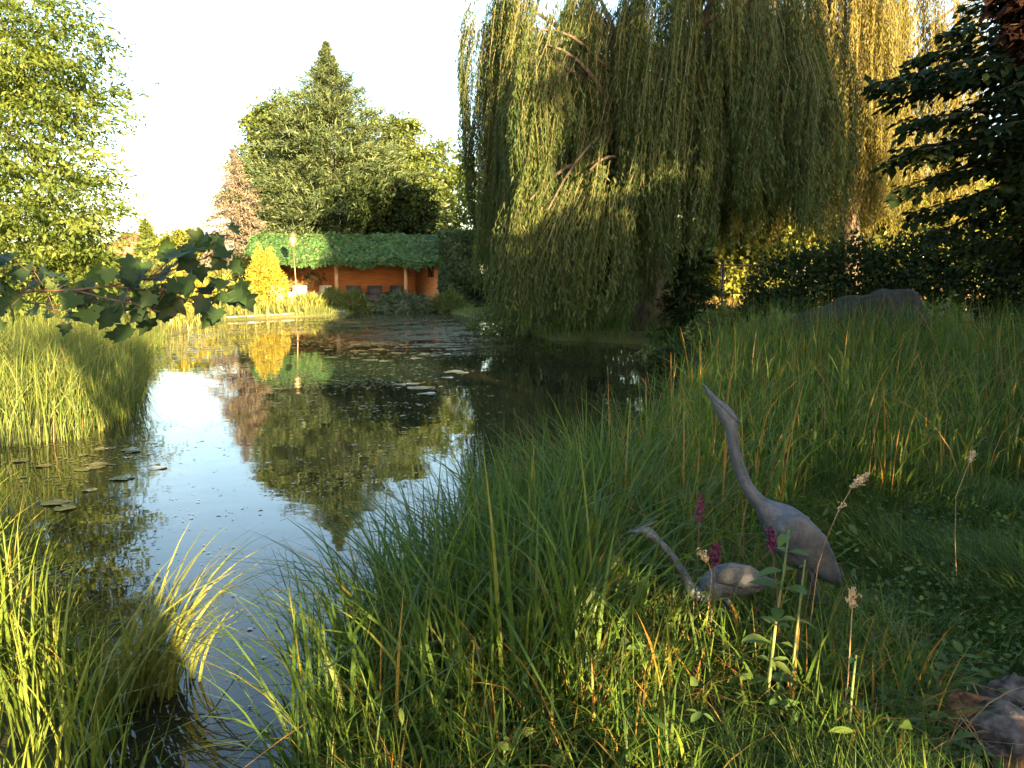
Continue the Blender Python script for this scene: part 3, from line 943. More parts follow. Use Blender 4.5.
tips = [(872, 88, 6.8), (884, 100, 7.1), (868, 84, 7.5), (905, 122, 6.6), (882, 163, 7.0), (897, 150, 7.4), (892, 192, 6.8), (908, 214, 7.0), (926, 238, 7.2), (905, 62, 7.3), (940, 34, 7.0), (918, 150, 6.5), (936, 78, 6.7), (962, 252, 7.0), (930, 178, 7.5),
        (988, 264, 7.2), (950, 112, 6.9), (972, 200, 6.5), (1000, 228, 6.8), (964, 8, 7.4), (955, 55, 7.6), (985, 130, 6.4), (1000, 90, 6.6), (1005, 170, 6.6), (1015, 60, 6.9), (1000, 20, 6.7), (940, 210, 7.8), (980, 160, 7.9), (960, 130, 8.0), (1010, 250, 7.0), (1020, 200, 6.5), (1020, 130, 6.4),
        (1010, 75, 7.6), (1005, 140, 7.4), (1015, 165, 7.8), (1020, 95, 7.0), (1030, 60, 7.7), (1030, 145, 7.9), (1025, 225, 7.6), (1035, 120, 7.4), (1045, 80, 7.8), (1045, 200, 7.5), (1030, 180, 7.2), (1035, 265, 7.4), (1000, 200, 7.5), (1012, 30, 7.5), (1050, 150, 7.9), (990, 45, 7.9), (1000, 110, 8.0), (1010, 210, 7.9), (1040, 30, 6.6), (1040, 100, 6.6), (1040, 170, 6.7), (1045, 240, 6.9)]
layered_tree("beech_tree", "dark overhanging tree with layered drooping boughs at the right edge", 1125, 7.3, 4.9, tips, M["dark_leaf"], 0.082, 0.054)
layered_tree("finger_blur_bough", "dark red-brown leafy bough added in place of a blurred finger in the top right corner", 1150, 5.2, 5.0,  # made-up bough for the reddish blur of a finger over the lens
             [(985, -5, 5.0), (1000, 12, 5.1), (975, -25, 5.2), (1010, 25, 4.9), (1020, 35, 5.0), (1000, -30, 5.0), (1030, 10, 5.1), (1015, -10, 4.8), (1040, 45, 5.0), (1035, -20, 5.2), (1060, 20, 5.0), (1050, 0, 4.8)], M["finger_blur"], 0.06, 0.042, 620, 0.13)

# unseen trees and bushes, added and shaped to throw the long evening shade
def sun_at(u, t):
    c, s = math.cos(SUN_AZ), math.sin(SUN_AZ)
    return np.array([u * c + t * s, u * s - t * c, 0.22])


TE = math.tan(SUN_EL)


def shade_blob(u, t, z0, rx, rz):
    p = sun_at(u, t)
    return (p[0], p[1], z0 + t * TE, rx, rx, rz)


p = sun_at(13.4, 13)
broadleaf("lime_shade_caster", "broad tall lime tree added out of view at the right to shade the willow", p, 14, 0.4,  # added sun blocker; its crown leaves gaps for the lit willow strands
          [shade_blob(9.70, 13, 8.6, 1.3, 1.4), shade_blob(11.70, 13, 9.6, 1.9, 2.3), shade_blob(14.20, 13, 11.3, 2.2, 3.2), shade_blob(16.10, 13, 8.6, 2.0, 2.2), shade_blob(18.20, 13, 7.5, 1.9, 2.7),
           shade_blob(14.40, 13, 7.0, 2.8, 3.0), shade_blob(9.70, 13, 4.3, 1.3, 2.1), shade_blob(11.90, 13, 4.4, 2.0, 1.9), shade_blob(15.00, 13, 4.0, 2.5, 2.6), shade_blob(18.00, 13, 4.0, 2.2, 3.0), shade_blob(11.80, 13, 2.4, 2.6, 1.4)],
          2900, 26, 0.9, 0.26, 0.18, M["broad"])
p = sun_at(6.8, 6)
broadleaf("hazel_shade_caster", "small hazel tree added out of view to shade the overhanging right tree", p, 5, 0.12, [shade_blob(6.9, 6, 3.2, 1.7, 1.6), shade_blob(6.0, 6, 4.4, 1.1, 1.2), shade_blob(7.9, 6, 4.2, 1.1, 1.3)], 500, 24, 0.5, 0.16, 0.12, M["broad"])  # added to keep the overhanging right tree out of the sun
p = sun_at(1.9, 3)
broadleaf("serviceberry_shade_caster", "small round-headed tree added behind the camera to shade the herons", p, 2.4, 0.05, [shade_blob(1.45, 3, 1.75, 0.8, 0.6), shade_blob(2.35, 3, 1.55, 0.7, 0.75), shade_blob(0.95, 3, 1.55, 0.42, 0.45)], 800, 22, 0.3, 0.10, 0.07, M["broad"])  # added sun blocker; light passes only below its crown
p = sun_at(-0.24, 2.2)
broadleaf("plum_shade_caster", "stout flat-crowned tree added behind the camera, its trunk standing in for the person there", p, 3.1, 0.26, [shade_blob(-0.7, 2.2, 2.85, 0.8, 0.28), shade_blob(-1.5, 2.4, 2.85, 0.5, 0.22), shade_blob(0.2, 2.2, 2.9, 0.6, 0.25)], 85, 20, 0.35, 0.11, 0.07, M["broad"])  # added; trunk stands in for the shadow of the person at the camera
for u, t_, h_, r_ in [(0.60, 3.0, 3.0, 0.40), (2.26, 2.6, 1.75, 0.62)]:
    q = sun_at(u, t_)
    q[2] = 0.2
    shrub("box_shade_caster", "dark box bush added behind the camera to shade the foreground", q, r_, r_, h_, M["dark_leaf"], 2200, 0.07, 0.045, group="box bushes added behind the camera for shade", lump=0.1)  # added to block the sun from the centre reeds and the low heron
for u in (8.1, 9.4, 10.8, 12.2):
    q = sun_at(u, 5.0)
    q[2] = 0.2
    shrub("holly_shade_caster", "tall dark holly bush added out of view to shade the right bank", q, 1.0, 1.0, 4.6, M["dark_leaf"], 4200, 0.17, 0.1, group="tall hollies added out of view for shade", lump=0.1)  # added blockers for the lower willow and the covered pile
for i, u in enumerate([3.2, 4.3, 5.4, 6.5, 7.4]):
    q = sun_at(u, 4.2)
    q[2] = 0.2
    shrub("laurel_shade_caster", "clipped laurel bush added out of view at right to shade the reeds", q, 0.85, 0.85, 2.40 + 0.15 * math.sin(u * 5), M["dark_leaf"], 3000, 0.15, 0.08, group="laurel bushes added out of view for shade", lump=0.1)  # added row that keeps the sun off the right bank

# ------------------------------------------------------------------ shrubs of the far bank
shrub("golden_cypress", "bright golden yellow upright shrub in front of the pavilion", gbase(266, 40), 1.2, 1.0, 2.8, M["gold_shrub"], 11000, 0.11, 0.035, hang=-0.2, taper=0.3, lump=0.2)
conifer("juniper", "narrow dark columnar juniper at the pavilion's left corner", gbase(246, 42.5), 2.6, 0.42, M["dark_leaf"], 150, 26, 0.18, 0.06, 0.02, 0.35, -1.0, cat="shrub")
shrub("weeping_dome_shrub", "dark green weeping dome-shaped shrub before the pavilion's right end", gbase(403, 41), 1.85, 1.5, 1.85, M["fir"], 7500, 0.2, 0.045, hang=0.9, lump=0.08)
for px, D, rx, h, lab in [(333, 42, 0.6, 0.8, "low green clump at the foot of the pavilion's middle post"), (352, 41, 0.8, 0.9, "low dark clump left of the dome-shaped shrub"), (375, 40.6, 0.8, 1.0, "dark clump against the dome-shaped shrub's left flank"),
                          (450, 41, 0.9, 0.9, "low dark clump under the ivy-clad wall"), (308, 40.5, 0.7, 0.55, "low lime green clump right of the golden shrub")]:
    shrub("bank_clump", lab, gbase(px, D), rx, 0.6, h, M["lime_shrub"] if px < 320 else M["broad"], 1500, 0.22, 0.03, group="low clumps along the far bank", hang=-0.6)
for px, D, rx, h, mat, lab in [(232, 37, 1.1, 1.2, "lime_shrub", "yellow-green mound nearest the golden shrub"), (205, 36, 1.3, 1.5, "lime_shrub", "yellow-green mound behind the maple leaves, second from the golden shrub"), (222, 44, 1.6, 1.9, "lime_shrub", "olive bush below the pale spruce"),
                               (178, 34, 1.4, 1.6, "gold_shrub", "golden mound in the middle of the left bank"), (152, 33, 1.5, 1.9, "lime_shrub", "yellow-green bush behind the middle of the maple branch"), (120, 30, 1.6, 2.0, "broad", "green bush behind the left reeds, nearest the water"),
                               (85, 27, 1.6, 1.8, "lime_shrub", "yellow-green bush under the tall left tree"), (45, 24, 1.6, 1.7, "broad", "green bush behind the reeds under the tall left tree"), (8, 22, 1.6, 1.6, "lime_shrub", "yellow-green bush at the left edge of the photo"),
                               (172, 46, 2.2, 2.4, "broad", "big green bush behind the golden mound"), (135, 48, 2.4, 2.6, "lime_shrub", "wide pale bush below the distant house"), (195, 50, 2.0, 2.4, "broad", "green bush just left of the pale spruce's foot")]:
    shrub("bank_shrub", lab, gbase(px, D), rx, rx * 0.8, h, M[mat], 2600, 0.17, 0.075, group="shrubs along the left bank", lump=0.3)

# ------------------------------------------------------------------ pavilion
sx = at(252, 300, 44)[0]
ex_ = at(441, 300, 44)[0]
SW = ex_ - sx
pav = thing("pavilion", "open-fronted timber pavilion with a leafy green roof across the pond", "pavilion", (sx, 44, 0.26))
pav.rotation_euler[2] = R(2.5)
zE = at(300, 258, 43.2)[2] - 0.26
zR = at(300, 233.5, 45)[2] - 0.26
DEP = 3.6
MB().box((0.1, DEP - 0.12, 0), (SW - 1.5, DEP, zE + 0.5)).build("back_wall", M["timber"], pav)
MB().box((0.1, 0.6, 0), (0.22, DEP - 0.125, zE + 0.2)).build("side_wall", M["timber"], pav)
sw = MB()
p0 = np.array([SW - 1.65, DEP - 0.2])
p1 = np.array([SW - 0.12, -0.1])
nn = np.array([p0[1] - p1[1], p1[0] - p0[0]])
nn = nn / np.linalg.norm(nn) * 0.12
sw.add([[*p0, 0], [*p1, 0], [*(p1 + nn), 0], [*(p0 + nn), 0], [*p0, zE + 0.1], [*p1, zE + 0.1], [*(p1 + nn), zE + 0.1], [*(p0 + nn), zE + 0.1]], [[0, 1, 5, 4], [1, 2, 6, 5], [2, 3, 7, 6], [3, 0, 4, 7], [4, 5, 6, 7]])
swo = sw.build("side_wall", M["timber"], pav)
wd = MB()
e = p1 - p0
nl = -nn / 0.12
a_, b_ = p0 + e * 0.58, p0 + e * 0.80
wd.add([[*(a_ + nl * 0.03), 1.5], [*(b_ + nl * 0.03), 1.5], [*(b_ + nl * 0.03), 2.35], [*(a_ + nl * 0.03), 2.35], [*(a_ - nl * 0.01), 1.5], [*(b_ - nl * 0.01), 1.5], [*(b_ - nl * 0.01), 2.35], [*(a_ - nl * 0.01), 2.35]],
       [[0, 1, 2, 3], [0, 4, 5, 1], [1, 5, 6, 2], [2, 6, 7, 3], [3, 7, 4, 0]])
wd.build("window", M["dark_window"], pav)
MB().box((0.0, -0.3, -0.2), (SW, DEP + 0.2, 0.05)).build("floor_slab", M["paving"], pav)
for f_ in (0.02, 0.435, 0.80):
    xx = SW * f_ + 0.1
    MB().box((xx - 0.09, 0.05, 0.05), (xx + 0.09, 0.23, zE + 0.05)).box((xx - 0.05, 0.06, zE - 0.45), (xx + 0.35, 0.2, zE - 0.35), None).build("post", M["post"], pav)
MB().box((0.0, 0.02, zE - 0.02), (SW, 0.26, zE + 0.16)).build("beam", M["timber"], pav)
ro = MB()
ro.add([[-0.15, -0.75, zE - 0.12], [SW + 0.05, -0.75, zE - 0.05], [SW + 0.05, 1.6, zR], [-0.15, 1.6, zR - 0.05], [-0.15, DEP + 0.5, zE + 0.3], [SW + 0.05, DEP + 0.5, zE + 0.3],
        [-0.15, -0.75, zE - 0.30], [SW + 0.05, -0.75, zE - 0.23], [SW + 0.05, 1.6, zR - 0.16], [-0.15, 1.6, zR - 0.2], [-0.15, DEP + 0.5, zE + 0.15], [SW + 0.05, DEP + 0.5, zE + 0.15]],
       [[0, 1, 2, 3], [3, 2, 5, 4], [7, 6, 9, 8], [8, 9, 10, 11], [6, 7, 1, 0], [4, 5, 11, 10], [0, 3, 9, 6], [3, 4, 10, 9], [2, 1, 7, 8], [5, 2, 8, 11]])
roof = ro.build("roof", M["roof_base"], pav)
n = 15000
u_ = rng.random(n)
v_ = rng.random(n) ** 0.9
side = rng.random(n) < 0.82
cx_ = -0.2 + u_ * (SW + 0.3)
front = side & (rng.random(n) < 0.14)
yy = np.where(side, -0.78 + v_ * 2.4, 1.6 + v_ * (DEP - 1.1))
zz = np.where(side, zE - 0.1 + v_ * (zR - zE + 0.08), zR - v_ * (zR - zE - 0.3))
zz = np.where(front, zE - 0.34 - 0.28 * rng.random(n) ** 3 * (0.5 + 0.5 * np.sin(cx_ * 2.3)) + rng.random(n) * 0.3, zz)
yy = np.where(front, -0.79, yy)
c = np.column_stack([cx_, yy, zz + (0.10 + 0.07 * np.sin(cx_ * 1.9) + 0.05 * np.sin(cx_ * 5.3 + yy * 3)) * rng.random(n)])
sl = np.where(side, -1.0, 1.0)
ax = np.column_stack([rng.normal(0, 0.5, n), 0.7 * sl, -0.6 + rng.normal(0, 0.3, n)])
nr = np.column_stack([rng.normal(0, 0.4, n), 0.7 * sl + rng.normal(0, 0.4, n), 0.8 + rng.normal(0, 0.3, n)])
ll = rng.uniform(0.12, 0.24, n)
mesh_from("greenery", leaf_quads(c, ax, nr, ll, ll * 0.75), qidx(n), None, M["roof_leaf"], roof, rng.random(n))

# ivy at the end
ib = gbase(456, 44)
ivy = thing("ivy_clad_wall", "tall wall smothered in dark ivy at the pavilion's right end", "wall", ib)
MB().box((-0.75, -0.25, 0), (1.1, 1.2, 3.7)).build("wall", M["bark"], ivy)
n = 5200
fx = rng.uniform(-0.85, 1.2, n)
fz = rng.uniform(0, 3.95, n)
fy = -0.27 - 0.16 * rng.random(n) - 0.12 * np.sin(fx * 4 + fz * 3)
top = rng.random(n) < 0.2
fy = np.where(top, rng.uniform(-0.3, 1.25, n), fy)
fz = np.where(top, 3.72 + 0.25 * rng.random(n), fz)
ls_ = rng.random(n) < 0.18
fx = np.where(ls_ & ~top, np.where(rng.random(n) < 0.5, -0.78 - 0.1 * rng.random(n), 1.13 + 0.1 * rng.random(n)), fx)
fy = np.where(ls_ & ~top, rng.uniform(-0.3, 1.2, n), fy)
c = np.column_stack([fx, fy, fz])
ll = rng.uniform(0.12, 0.24, n)
mesh_from("ivy", leaf_quads(c, rng.normal(0, 0.5, (n, 3)) + [0, -0.3, -0.8], rng.normal(0, 0.4, (n, 3)) + [0, -1, 0.4], ll, ll * 0.8), qidx(n), None, M["ivy"], ivy, rng.random(n) * 0.9)

# stone edge (landing) of the far bank
la, lb = on(228, 320.5, 0), on(345, 314, 0)
d_ = unit(lb - la)
ln_ = np.linalg.norm(lb - la)
quay = thing("stone_edging", "pale straight stone edging of the far bank below the golden shrub", "edging", (la[0], la[1], 0))
quay.rotation_euler[2] = math.atan2(d_[1], d_[0])
e0 = MB()
k_ = int(ln_ / 0.9)
for i in range(k_):
    e0.box((i * ln_ / k_ + 0.008, -0.02 + 0.02 * rng.random(), -0.4), ((i + 1) * ln_ / k_ - 0.008, 0.55, 0.15 + 0.015 * rng.random()))
e0.build("coping", M["concrete"], quay)

# lamp on a pole
lp = gbase(297, 41)
lamp = thing("garden_lamp", "slim tall lamp pole with a brass lantern before the pavilion", "lamp", lp)
zt_ = at(292, 247, 41)[2] - lp[2]
MB().tube([[0, 0, -0.1], [0, 0, 0.5], [-0.05, 0, zt_ * 0.6], [-0.1, 0, zt_]], [0.05, 0.036, 0.028, 0.024], 10).tube([[0, 0, 0], [0, 0, 0.12]], [0.14, 0.1], 12).build("pole", M["lantern"], lamp, True)
lt = MB()
lt.tube([[-0.1, 0, zt_], [-0.1, 0, zt_ + 0.06]], [0.12, 0.15], 8)
lt.tube([[-0.1, 0, zt_ + 0.48], [-0.1, 0, zt_ + 0.52], [-0.1, 0, zt_ + 0.70], [-0.1, 0, zt_ + 0.76]], [0.20, 0.24, 0.06, 0.02], 8)
for k in range(4):
    a = math.pi / 4 + k * math.pi / 2
    lt.tube([[-0.1 + 0.14 * math.cos(a), 0.14 * math.sin(a), zt_ + 0.05], [-0.1 + 0.2 * math.cos(a), 0.2 * math.sin(a), zt_ + 0.5]], [0.016, 0.016], 5)
lt.build("lantern_frame", M["lantern"], lamp)
MB().tube([[-0.1, 0, zt_ + 0.065], [-0.1, 0, zt_ + 0.475]], [0.11, 0.165], 8).build("lantern_glass", M["frosted"], lamp)

# garden furniture inside the pavilion
def pav_pt(fx, fy):
    a = R(2.5)
    x, y = fx * SW, fy
    return np.array([sx + x * math.cos(a) - y * math.sin(a), 44 + x * math.sin(a) + y * math.cos(a), 0.315])


def armchair(label, fx, fy, rz, m_frame, m_cush, group):
    t = thing("armchair", label, "armchair", pav_pt(fx, fy), group)
    t.rotation_euler[2] = rz
    MB().box((-0.42, -0.36, 0.14), (0.42, 0.36, 0.32)).build("seat", m_frame, t)
    MB().box((-0.33, -0.34, 0.325), (0.33, 0.27, 0.46)).build("seat_cushion", m_cush, t)
    bk = MB()
    bk.add([[-0.42, 0.28, 0.325], [0.42, 0.28, 0.325], [0.42, 0.40, 0.325], [-0.42, 0.40, 0.325], [-0.40, 0.40, 0.98], [0.40, 0.40, 0.98], [0.40, 0.50, 0.98], [-0.40, 0.50, 0.98]],
           [[0, 1, 5, 4], [1, 2, 6, 5], [2, 3, 7, 6], [3, 0, 4, 7], [4, 5, 6, 7], [3, 2, 1, 0]])
    bk.build("backrest", m_cush, t)
    for s in (-1, 1):
        MB().box((s * 0.46 - 0.055, -0.36, 0.30), (s * 0.46 + 0.055, 0.34, 0.62)).build("armrest", m_frame, t)
        for y in (-0.3, 0.3):
            MB().box((s * 0.38 - 0.03, y - 0.03, 0), (s * 0.38 + 0.03, y + 0.03, 0.138)).build("leg", m_frame, t)
    return t


armchair("white cushioned armchair leftmost in the pavilion", 0.10, 1.4, R(20), M["white"], M["white"], "white pavilion chairs")
armchair("white cushioned armchair between the lamp pole and the white table", 0.20, 1.9, R(-6), M["white"], M["white"], "white pavilion chairs")
armchair("white cushioned armchair right behind the low white table", 0.32, 2.3, R(-25), M["white"], M["white"], "white pavilion chairs")
armchair("dark wicker armchair just right of the middle post", 0.52, 1.2, R(15), M["wicker"], M["wicker"], "dark pavilion chairs")
armchair("dark wicker armchair at the centre of the pavilion's right half", 0.62, 1.6, R(0), M["wicker"], M["wicker"], "dark pavilion chairs")
armchair("dark wicker armchair nearest the orange side wall", 0.72, 1.4, R(-30), M["wicker"], M["wicker"], "dark pavilion chairs")
tb = thing("coffee_table", "low white table among the white armchairs in the pavilion", "table", pav_pt(0.235, 0.6))
MB().box((-0.55, -0.35, 0.44), (0.55, 0.35, 0.50)).build("table_top", M["white"], tb)
for s in (-1, 1):
    for y in (-0.28, 0.28):
        MB().box((s * 0.48 - 0.03, y - 0.03, 0), (s * 0.48 + 0.03, y + 0.03, 0.438)).build("leg", M["white"], tb)
wp = thing("planter", "white square planter standing at the foot of the middle post", "planter", pav_pt(0.415, -0.15))
MB().add([[-0.2, -0.2, 0], [0.2, -0.2, 0], [0.2, 0.2, 0], [-0.2, 0.2, 0], [-0.27, -0.27, 0.62], [0.27, -0.27, 0.62], [0.27, 0.27, 0.62], [-0.27, 0.27, 0.62]], [[0, 1, 5, 4], [1, 2, 6, 5], [2, 3, 7, 6], [3, 0, 4, 7], [4, 5, 6, 7]]).build("pot", M["white"], wp)
n = 160
d = rnd_vec(n)
d[:, 2] = np.abs(d[:, 2])
mesh_from("plant", leaf_quads(d * 0.12 + [0, 0, 0.6], d, rnd_vec(n), 0.25, 0.06), qidx(n), None, M["broad"], wp, rng.random(n))

# ------------------------------------------------------------------ right bank: hedge, fence, dark shrubs, tarpaulin pile
for px, D, rx, h, lab in [(800, 16.5, 1.3, 2.0, "dark hedge bush left of the tarpaulin pile's peak"), (850, 16.0, 1.2, 2.15, "dark hedge bush straight behind the tarpaulin pile"), (905, 15.6, 1.2, 2.25, "dark hedge bush right behind the pile's steep end"),
                          (955, 15.0, 1.25, 2.35, "dark hedge bush below the overhanging boughs"), (1010, 14.5, 1.3, 2.5, "dark hedge bush at the right edge of the photo"), (775, 18, 0.8, 1.1, "low dark bush at the hedge's left end"),
                          (1065, 14, 1.4, 2.6, "dark hedge bush just outside the right edge")]:
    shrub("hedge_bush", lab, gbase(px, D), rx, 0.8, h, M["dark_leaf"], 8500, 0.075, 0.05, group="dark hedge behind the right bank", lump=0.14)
conifer("thuja", "dark pointed conifer bush right of the willow's trunk", gbase(689, 19.5), 2.35, 0.62, M["dark_leaf"], 190, 30, 0.16, 0.05, 0.02, 0.6, 0.0, cat="shrub")
for px, D, rx, h, lab in [(664, 17.2, 0.9, 0.75, "low dark bush before the willow's trunk"), (735, 17.5, 0.9, 0.8, "low dark bush right of the pointed conifer bush"), (780, 14.5, 0.8, 0.75, "low dark bush at the tarpaulin pile's left foot"),
                          (700, 14.5, 1.0, 0.7, "low dark bush nearest the pond among the willow's undergrowth"), (633, 24.5, 0.9, 2.0, "dark bush at the waterside just left of the willow's trunk"), (493, 26.5, 1.0, 1.3, "dark bush at the water beside the willow's left curtain"), (520, 24.5, 1.1, 1.3, "dark bush under the left half of the willow"), (570, 23.5, 1.1, 1.2, "dark bush under the middle of the willow"), (628, 19.3, 0.8, 0.5, "low dark bush at the water under the willow curtain"), (930, 13.0, 0.8, 0.95, "low dark bush at the tarpaulin pile's right foot")]:
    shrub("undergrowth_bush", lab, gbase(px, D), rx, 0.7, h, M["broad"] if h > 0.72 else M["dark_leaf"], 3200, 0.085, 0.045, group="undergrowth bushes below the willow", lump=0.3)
fb = gbase(645, 26)
fe = gbase(800, 26)
fen = thing("metal_fence", "thin dark metal fence behind the willow's trunk", "fence", fb)
fl = fe[0] - fb[0]
hF = at(700, 265, 26)[2] - fb[2]
for zz_ in (hF, hF * 0.52, 0.25):
    MB().box((0, -0.02, zz_ - 0.025), (fl, 0.02, zz_ + 0.025)).build("rail", M["black_metal"], fen)
for i in range(5):
    xx = fl * i / 4
    MB().box((xx - 0.035, 0.022, -0.1), (xx + 0.035, 0.09, hF + 0.05)).build("post", M["black_metal"], fen)
bars = MB()
for xx in np.arange(0.25, fl, 0.42):
    bars.box((xx - 0.01, -0.034, 0.2), (xx + 0.01, -0.021, hF))
bars.build("bars", M["black_metal"], fen)

tp = gbase(845, 12.2)
pile = thing("timber_pile", "grey tarpaulin sagging over a stack of boards before the dark hedge", "timber pile", tp)
zt_ = at(870, 287, 12.2)[2] - tp[2]
xs = np.linspace(-1.2, 0.95, 24)
top_ = np.interp(xs, [-1.25, -0.9, -0.35, 0.15, 0.55, 0.8, 1.05], [0.60, 0.72, 0.98, zt_ - 0.12, zt_, zt_ - 0.03, zt_ - 0.10])
ys = np.linspace(-0.75, 0.75, 14)
XX, YY = np.meshgrid(xs, ys)
ZZ = top_[None, :] - 0.50 * (np.abs(YY) / 0.75) ** 2.2 + 0.03 * np.sin(XX * 9 + YY * 4) + 0.03 * np.sin(YY * 11 - XX * 3) - 0.05 * np.abs(np.sin(XX * 4.1 + 0.4 * np.sin(YY * 5)))
idx = np.arange(XX.size).reshape(XX.shape)
Q = np.stack([idx[:-1, :-1], idx[:-1, 1:], idx[1:, 1:], idx[1:, :-1]], -1).reshape(-1, 4)
to = mesh_from("tarpaulin", np.stack([XX, YY, ZZ], -1).reshape(-1, 3), Q, None, M["tarp"], pile, None, True)
md = to.modifiers.new("thick", 'SOLIDIFY')
md.thickness = 0.012
for i, z in enumerate((0.12, 0.24, 0.36, 0.48)):
    for j, y in enumerate((-0.46, -0.15, 0.15, 0.46)):
        MB().box((-0.75 - 0.05 * rng.random(), y - 0.13, z - 0.035), (0.85 + 0.12 * rng.random(), y + 0.13, z + 0.035)).build("board", M["board"], pile)
for xx in (-0.55, 0.6):
    MB().box((xx - 0.06, -0.6, 0.0), (xx + 0.06, 0.6, 0.083)).build("bearer", M["board"], pile)
MB().box((0.05, -0.3, 0.52), (0.75, 0.3, zt_ - 0.22)).build("crate", M["board"], pile)

# ------------------------------------------------------------------ the two herons
def px_path(pts, D):
    return np.array([at(x, y, D + (dz if dz else 0)) for x, y, dz in pts])


def heron(label, D, prof, rads, flats, legs, crest, wing, foot_z):
    base = at(prof[len(prof) * 2 // 3][0], 600, D)
    base[2] = foot_z
    t = thing("heron_statue", label, "statue", base, "pair of heron statues")
    P = px_path(prof, D) - base
    # refine the profile with a smooth spline
    k = len(P)
    s = np.arange(k)
    ss = np.linspace(0, k - 1, (k - 1) * 5 + 1)

    def cr(Y):
        Y = np.asarray(Y, float)
        if Y.ndim == 1:
            Y = Y[:, None]
        out = []
        for v in ss:
            i = min(int(v), k - 2)
            u = v - i
            p0, p1, p2, p3 = Y[max(i - 1, 0)], Y[i], Y[i + 1], Y[min(i + 2, k - 1)]
            out.append(0.5 * (2 * p1 + (p2 - p0) * u + (2 * p0 - 5 * p1 + 4 * p2 - p3) * u * u + (3 * p1 - p0 - 3 * p2 + p3) * u ** 3))
        return np.array(out)
    PP = cr(P)
    rr = np.maximum(cr(rads)[:, 0], 0.0015)
    ff = np.maximum(cr(flats), 0.3)
    mb = MB()
    mb.tube(PP, rr, 18, ff)
    mb.build("body", M["bronze"], t, True)
    for w in wing:
        mb = MB()
        W = np.array([at(x, y, D + dz) for x, y, dz in w[0]]) - base
        mb.tube(W, w[1], 12, [(0.16, 1.0)] * len(W))
        mb.build("wing", M["bronze"], t, True)
    for c in crest:
        mb = MB()
        C = np.array([at(x, y, D + dz) for x, y, dz in c[0]]) - base
        mb.tube(C, c[1], 8)
        mb.build(c[2], M[c[3]], t, True)
    for lg in legs:
        L = np.array([at(x, y, D + dz) for x, y, dz in lg]) - base
        g = L[-1].copy()
        g[2] = 0.01
        mb = MB()
        mb.tube([L[0], L[0] * 0.6 + L[1] * 0.4, L[1], L[1] * 0.5 + L[2] * 0.5, L[2], g], [0.019, 0.011, 0.010, 0.007, 0.008, 0.007], 8)
        for a in (-0.6, 0, 0.6, math.pi):
            mb.tube([g, g + np.array([-math.cos(a) * 0.06, math.sin(a) * 0.06, -0.002]), g + np.array([-math.cos(a) * 0.11, math.sin(a) * 0.11, -0.004])], [0.006, 0.005, 0.003], 6)
        mb.build("leg", M["bronze_dark"], t, True)
    return t


DH = 3.0
K = DH / F
heron("tall grey heron statue stretching its neck and beak skyward", DH,
      [(703, 384, 0), (709, 392, 0), (716, 402, 0), (723, 411, 0), (729, 420, 0), (731.5, 430, 0), (734, 448, 0), (740, 470, 0), (748, 488, 0), (759, 502, 0), (768, 511, 0), (780, 522, 0), (792, 535, 0), (803, 548, 0), (815, 560, 0), (828, 573, 0), (840, 583, 0)],
      [0.004 * 0 + 0.8 * K, 2.2 * K, 4.2 * K, 7.5 * K, 8.0 * K, 6.2 * K, 5.6 * K, 6.0 * K, 6.4 * K, 8 * K, 13 * K, 21 * K, 24.5 * K, 22.5 * K, 17 * K, 11 * K, 4 * K],
      [(1, 1), (1, 1), (1, 1), (0.8, 1), (0.8, 1), (1, 1), (1, 1), (1, 1), (1, 1), (1, 1), (0.9, 1), (0.85, 1), (0.8, 1), (0.75, 1), (0.7, 1), (0.7, 0.9), (0.6, 0.8)],
      [[(806, 556, -0.02), (815, 590, -0.02), (824, 632, -0.03)], [(800, 556, 0.03), (800, 592, 0.03), (803, 636, 0.05)]],
      [([(712, 395, -0.012), (722, 405, -0.012), (732, 415, -0.016), (741, 424, -0.012)], [0.004, 0.011, 0.010, 0.002], "crest", "bronze"), ([(726, 414, 0.01), (733, 419, 0.012), (739, 420, 0.012)], [0.008, 0.006, 0.001], "crest", "bronze")],
      [([(776, 520, -0.055), (792, 528, -0.075), (808, 545, -0.072), (822, 562, -0.05), (833, 578, -0.03), (839, 585, -0.02)], [0.018, 0.062, 0.072, 0.052, 0.028, 0.006]),
       ([(776, 518, 0.055), (792, 526, 0.075), (808, 543, 0.072), (822, 558, 0.05), (834, 574, 0.03), (842, 581, 0.02)], [0.018, 0.062, 0.072, 0.052, 0.028, 0.006])],
      gz(*at(800, 600, DH)[:2]))
DL = 2.78
K = DL / F
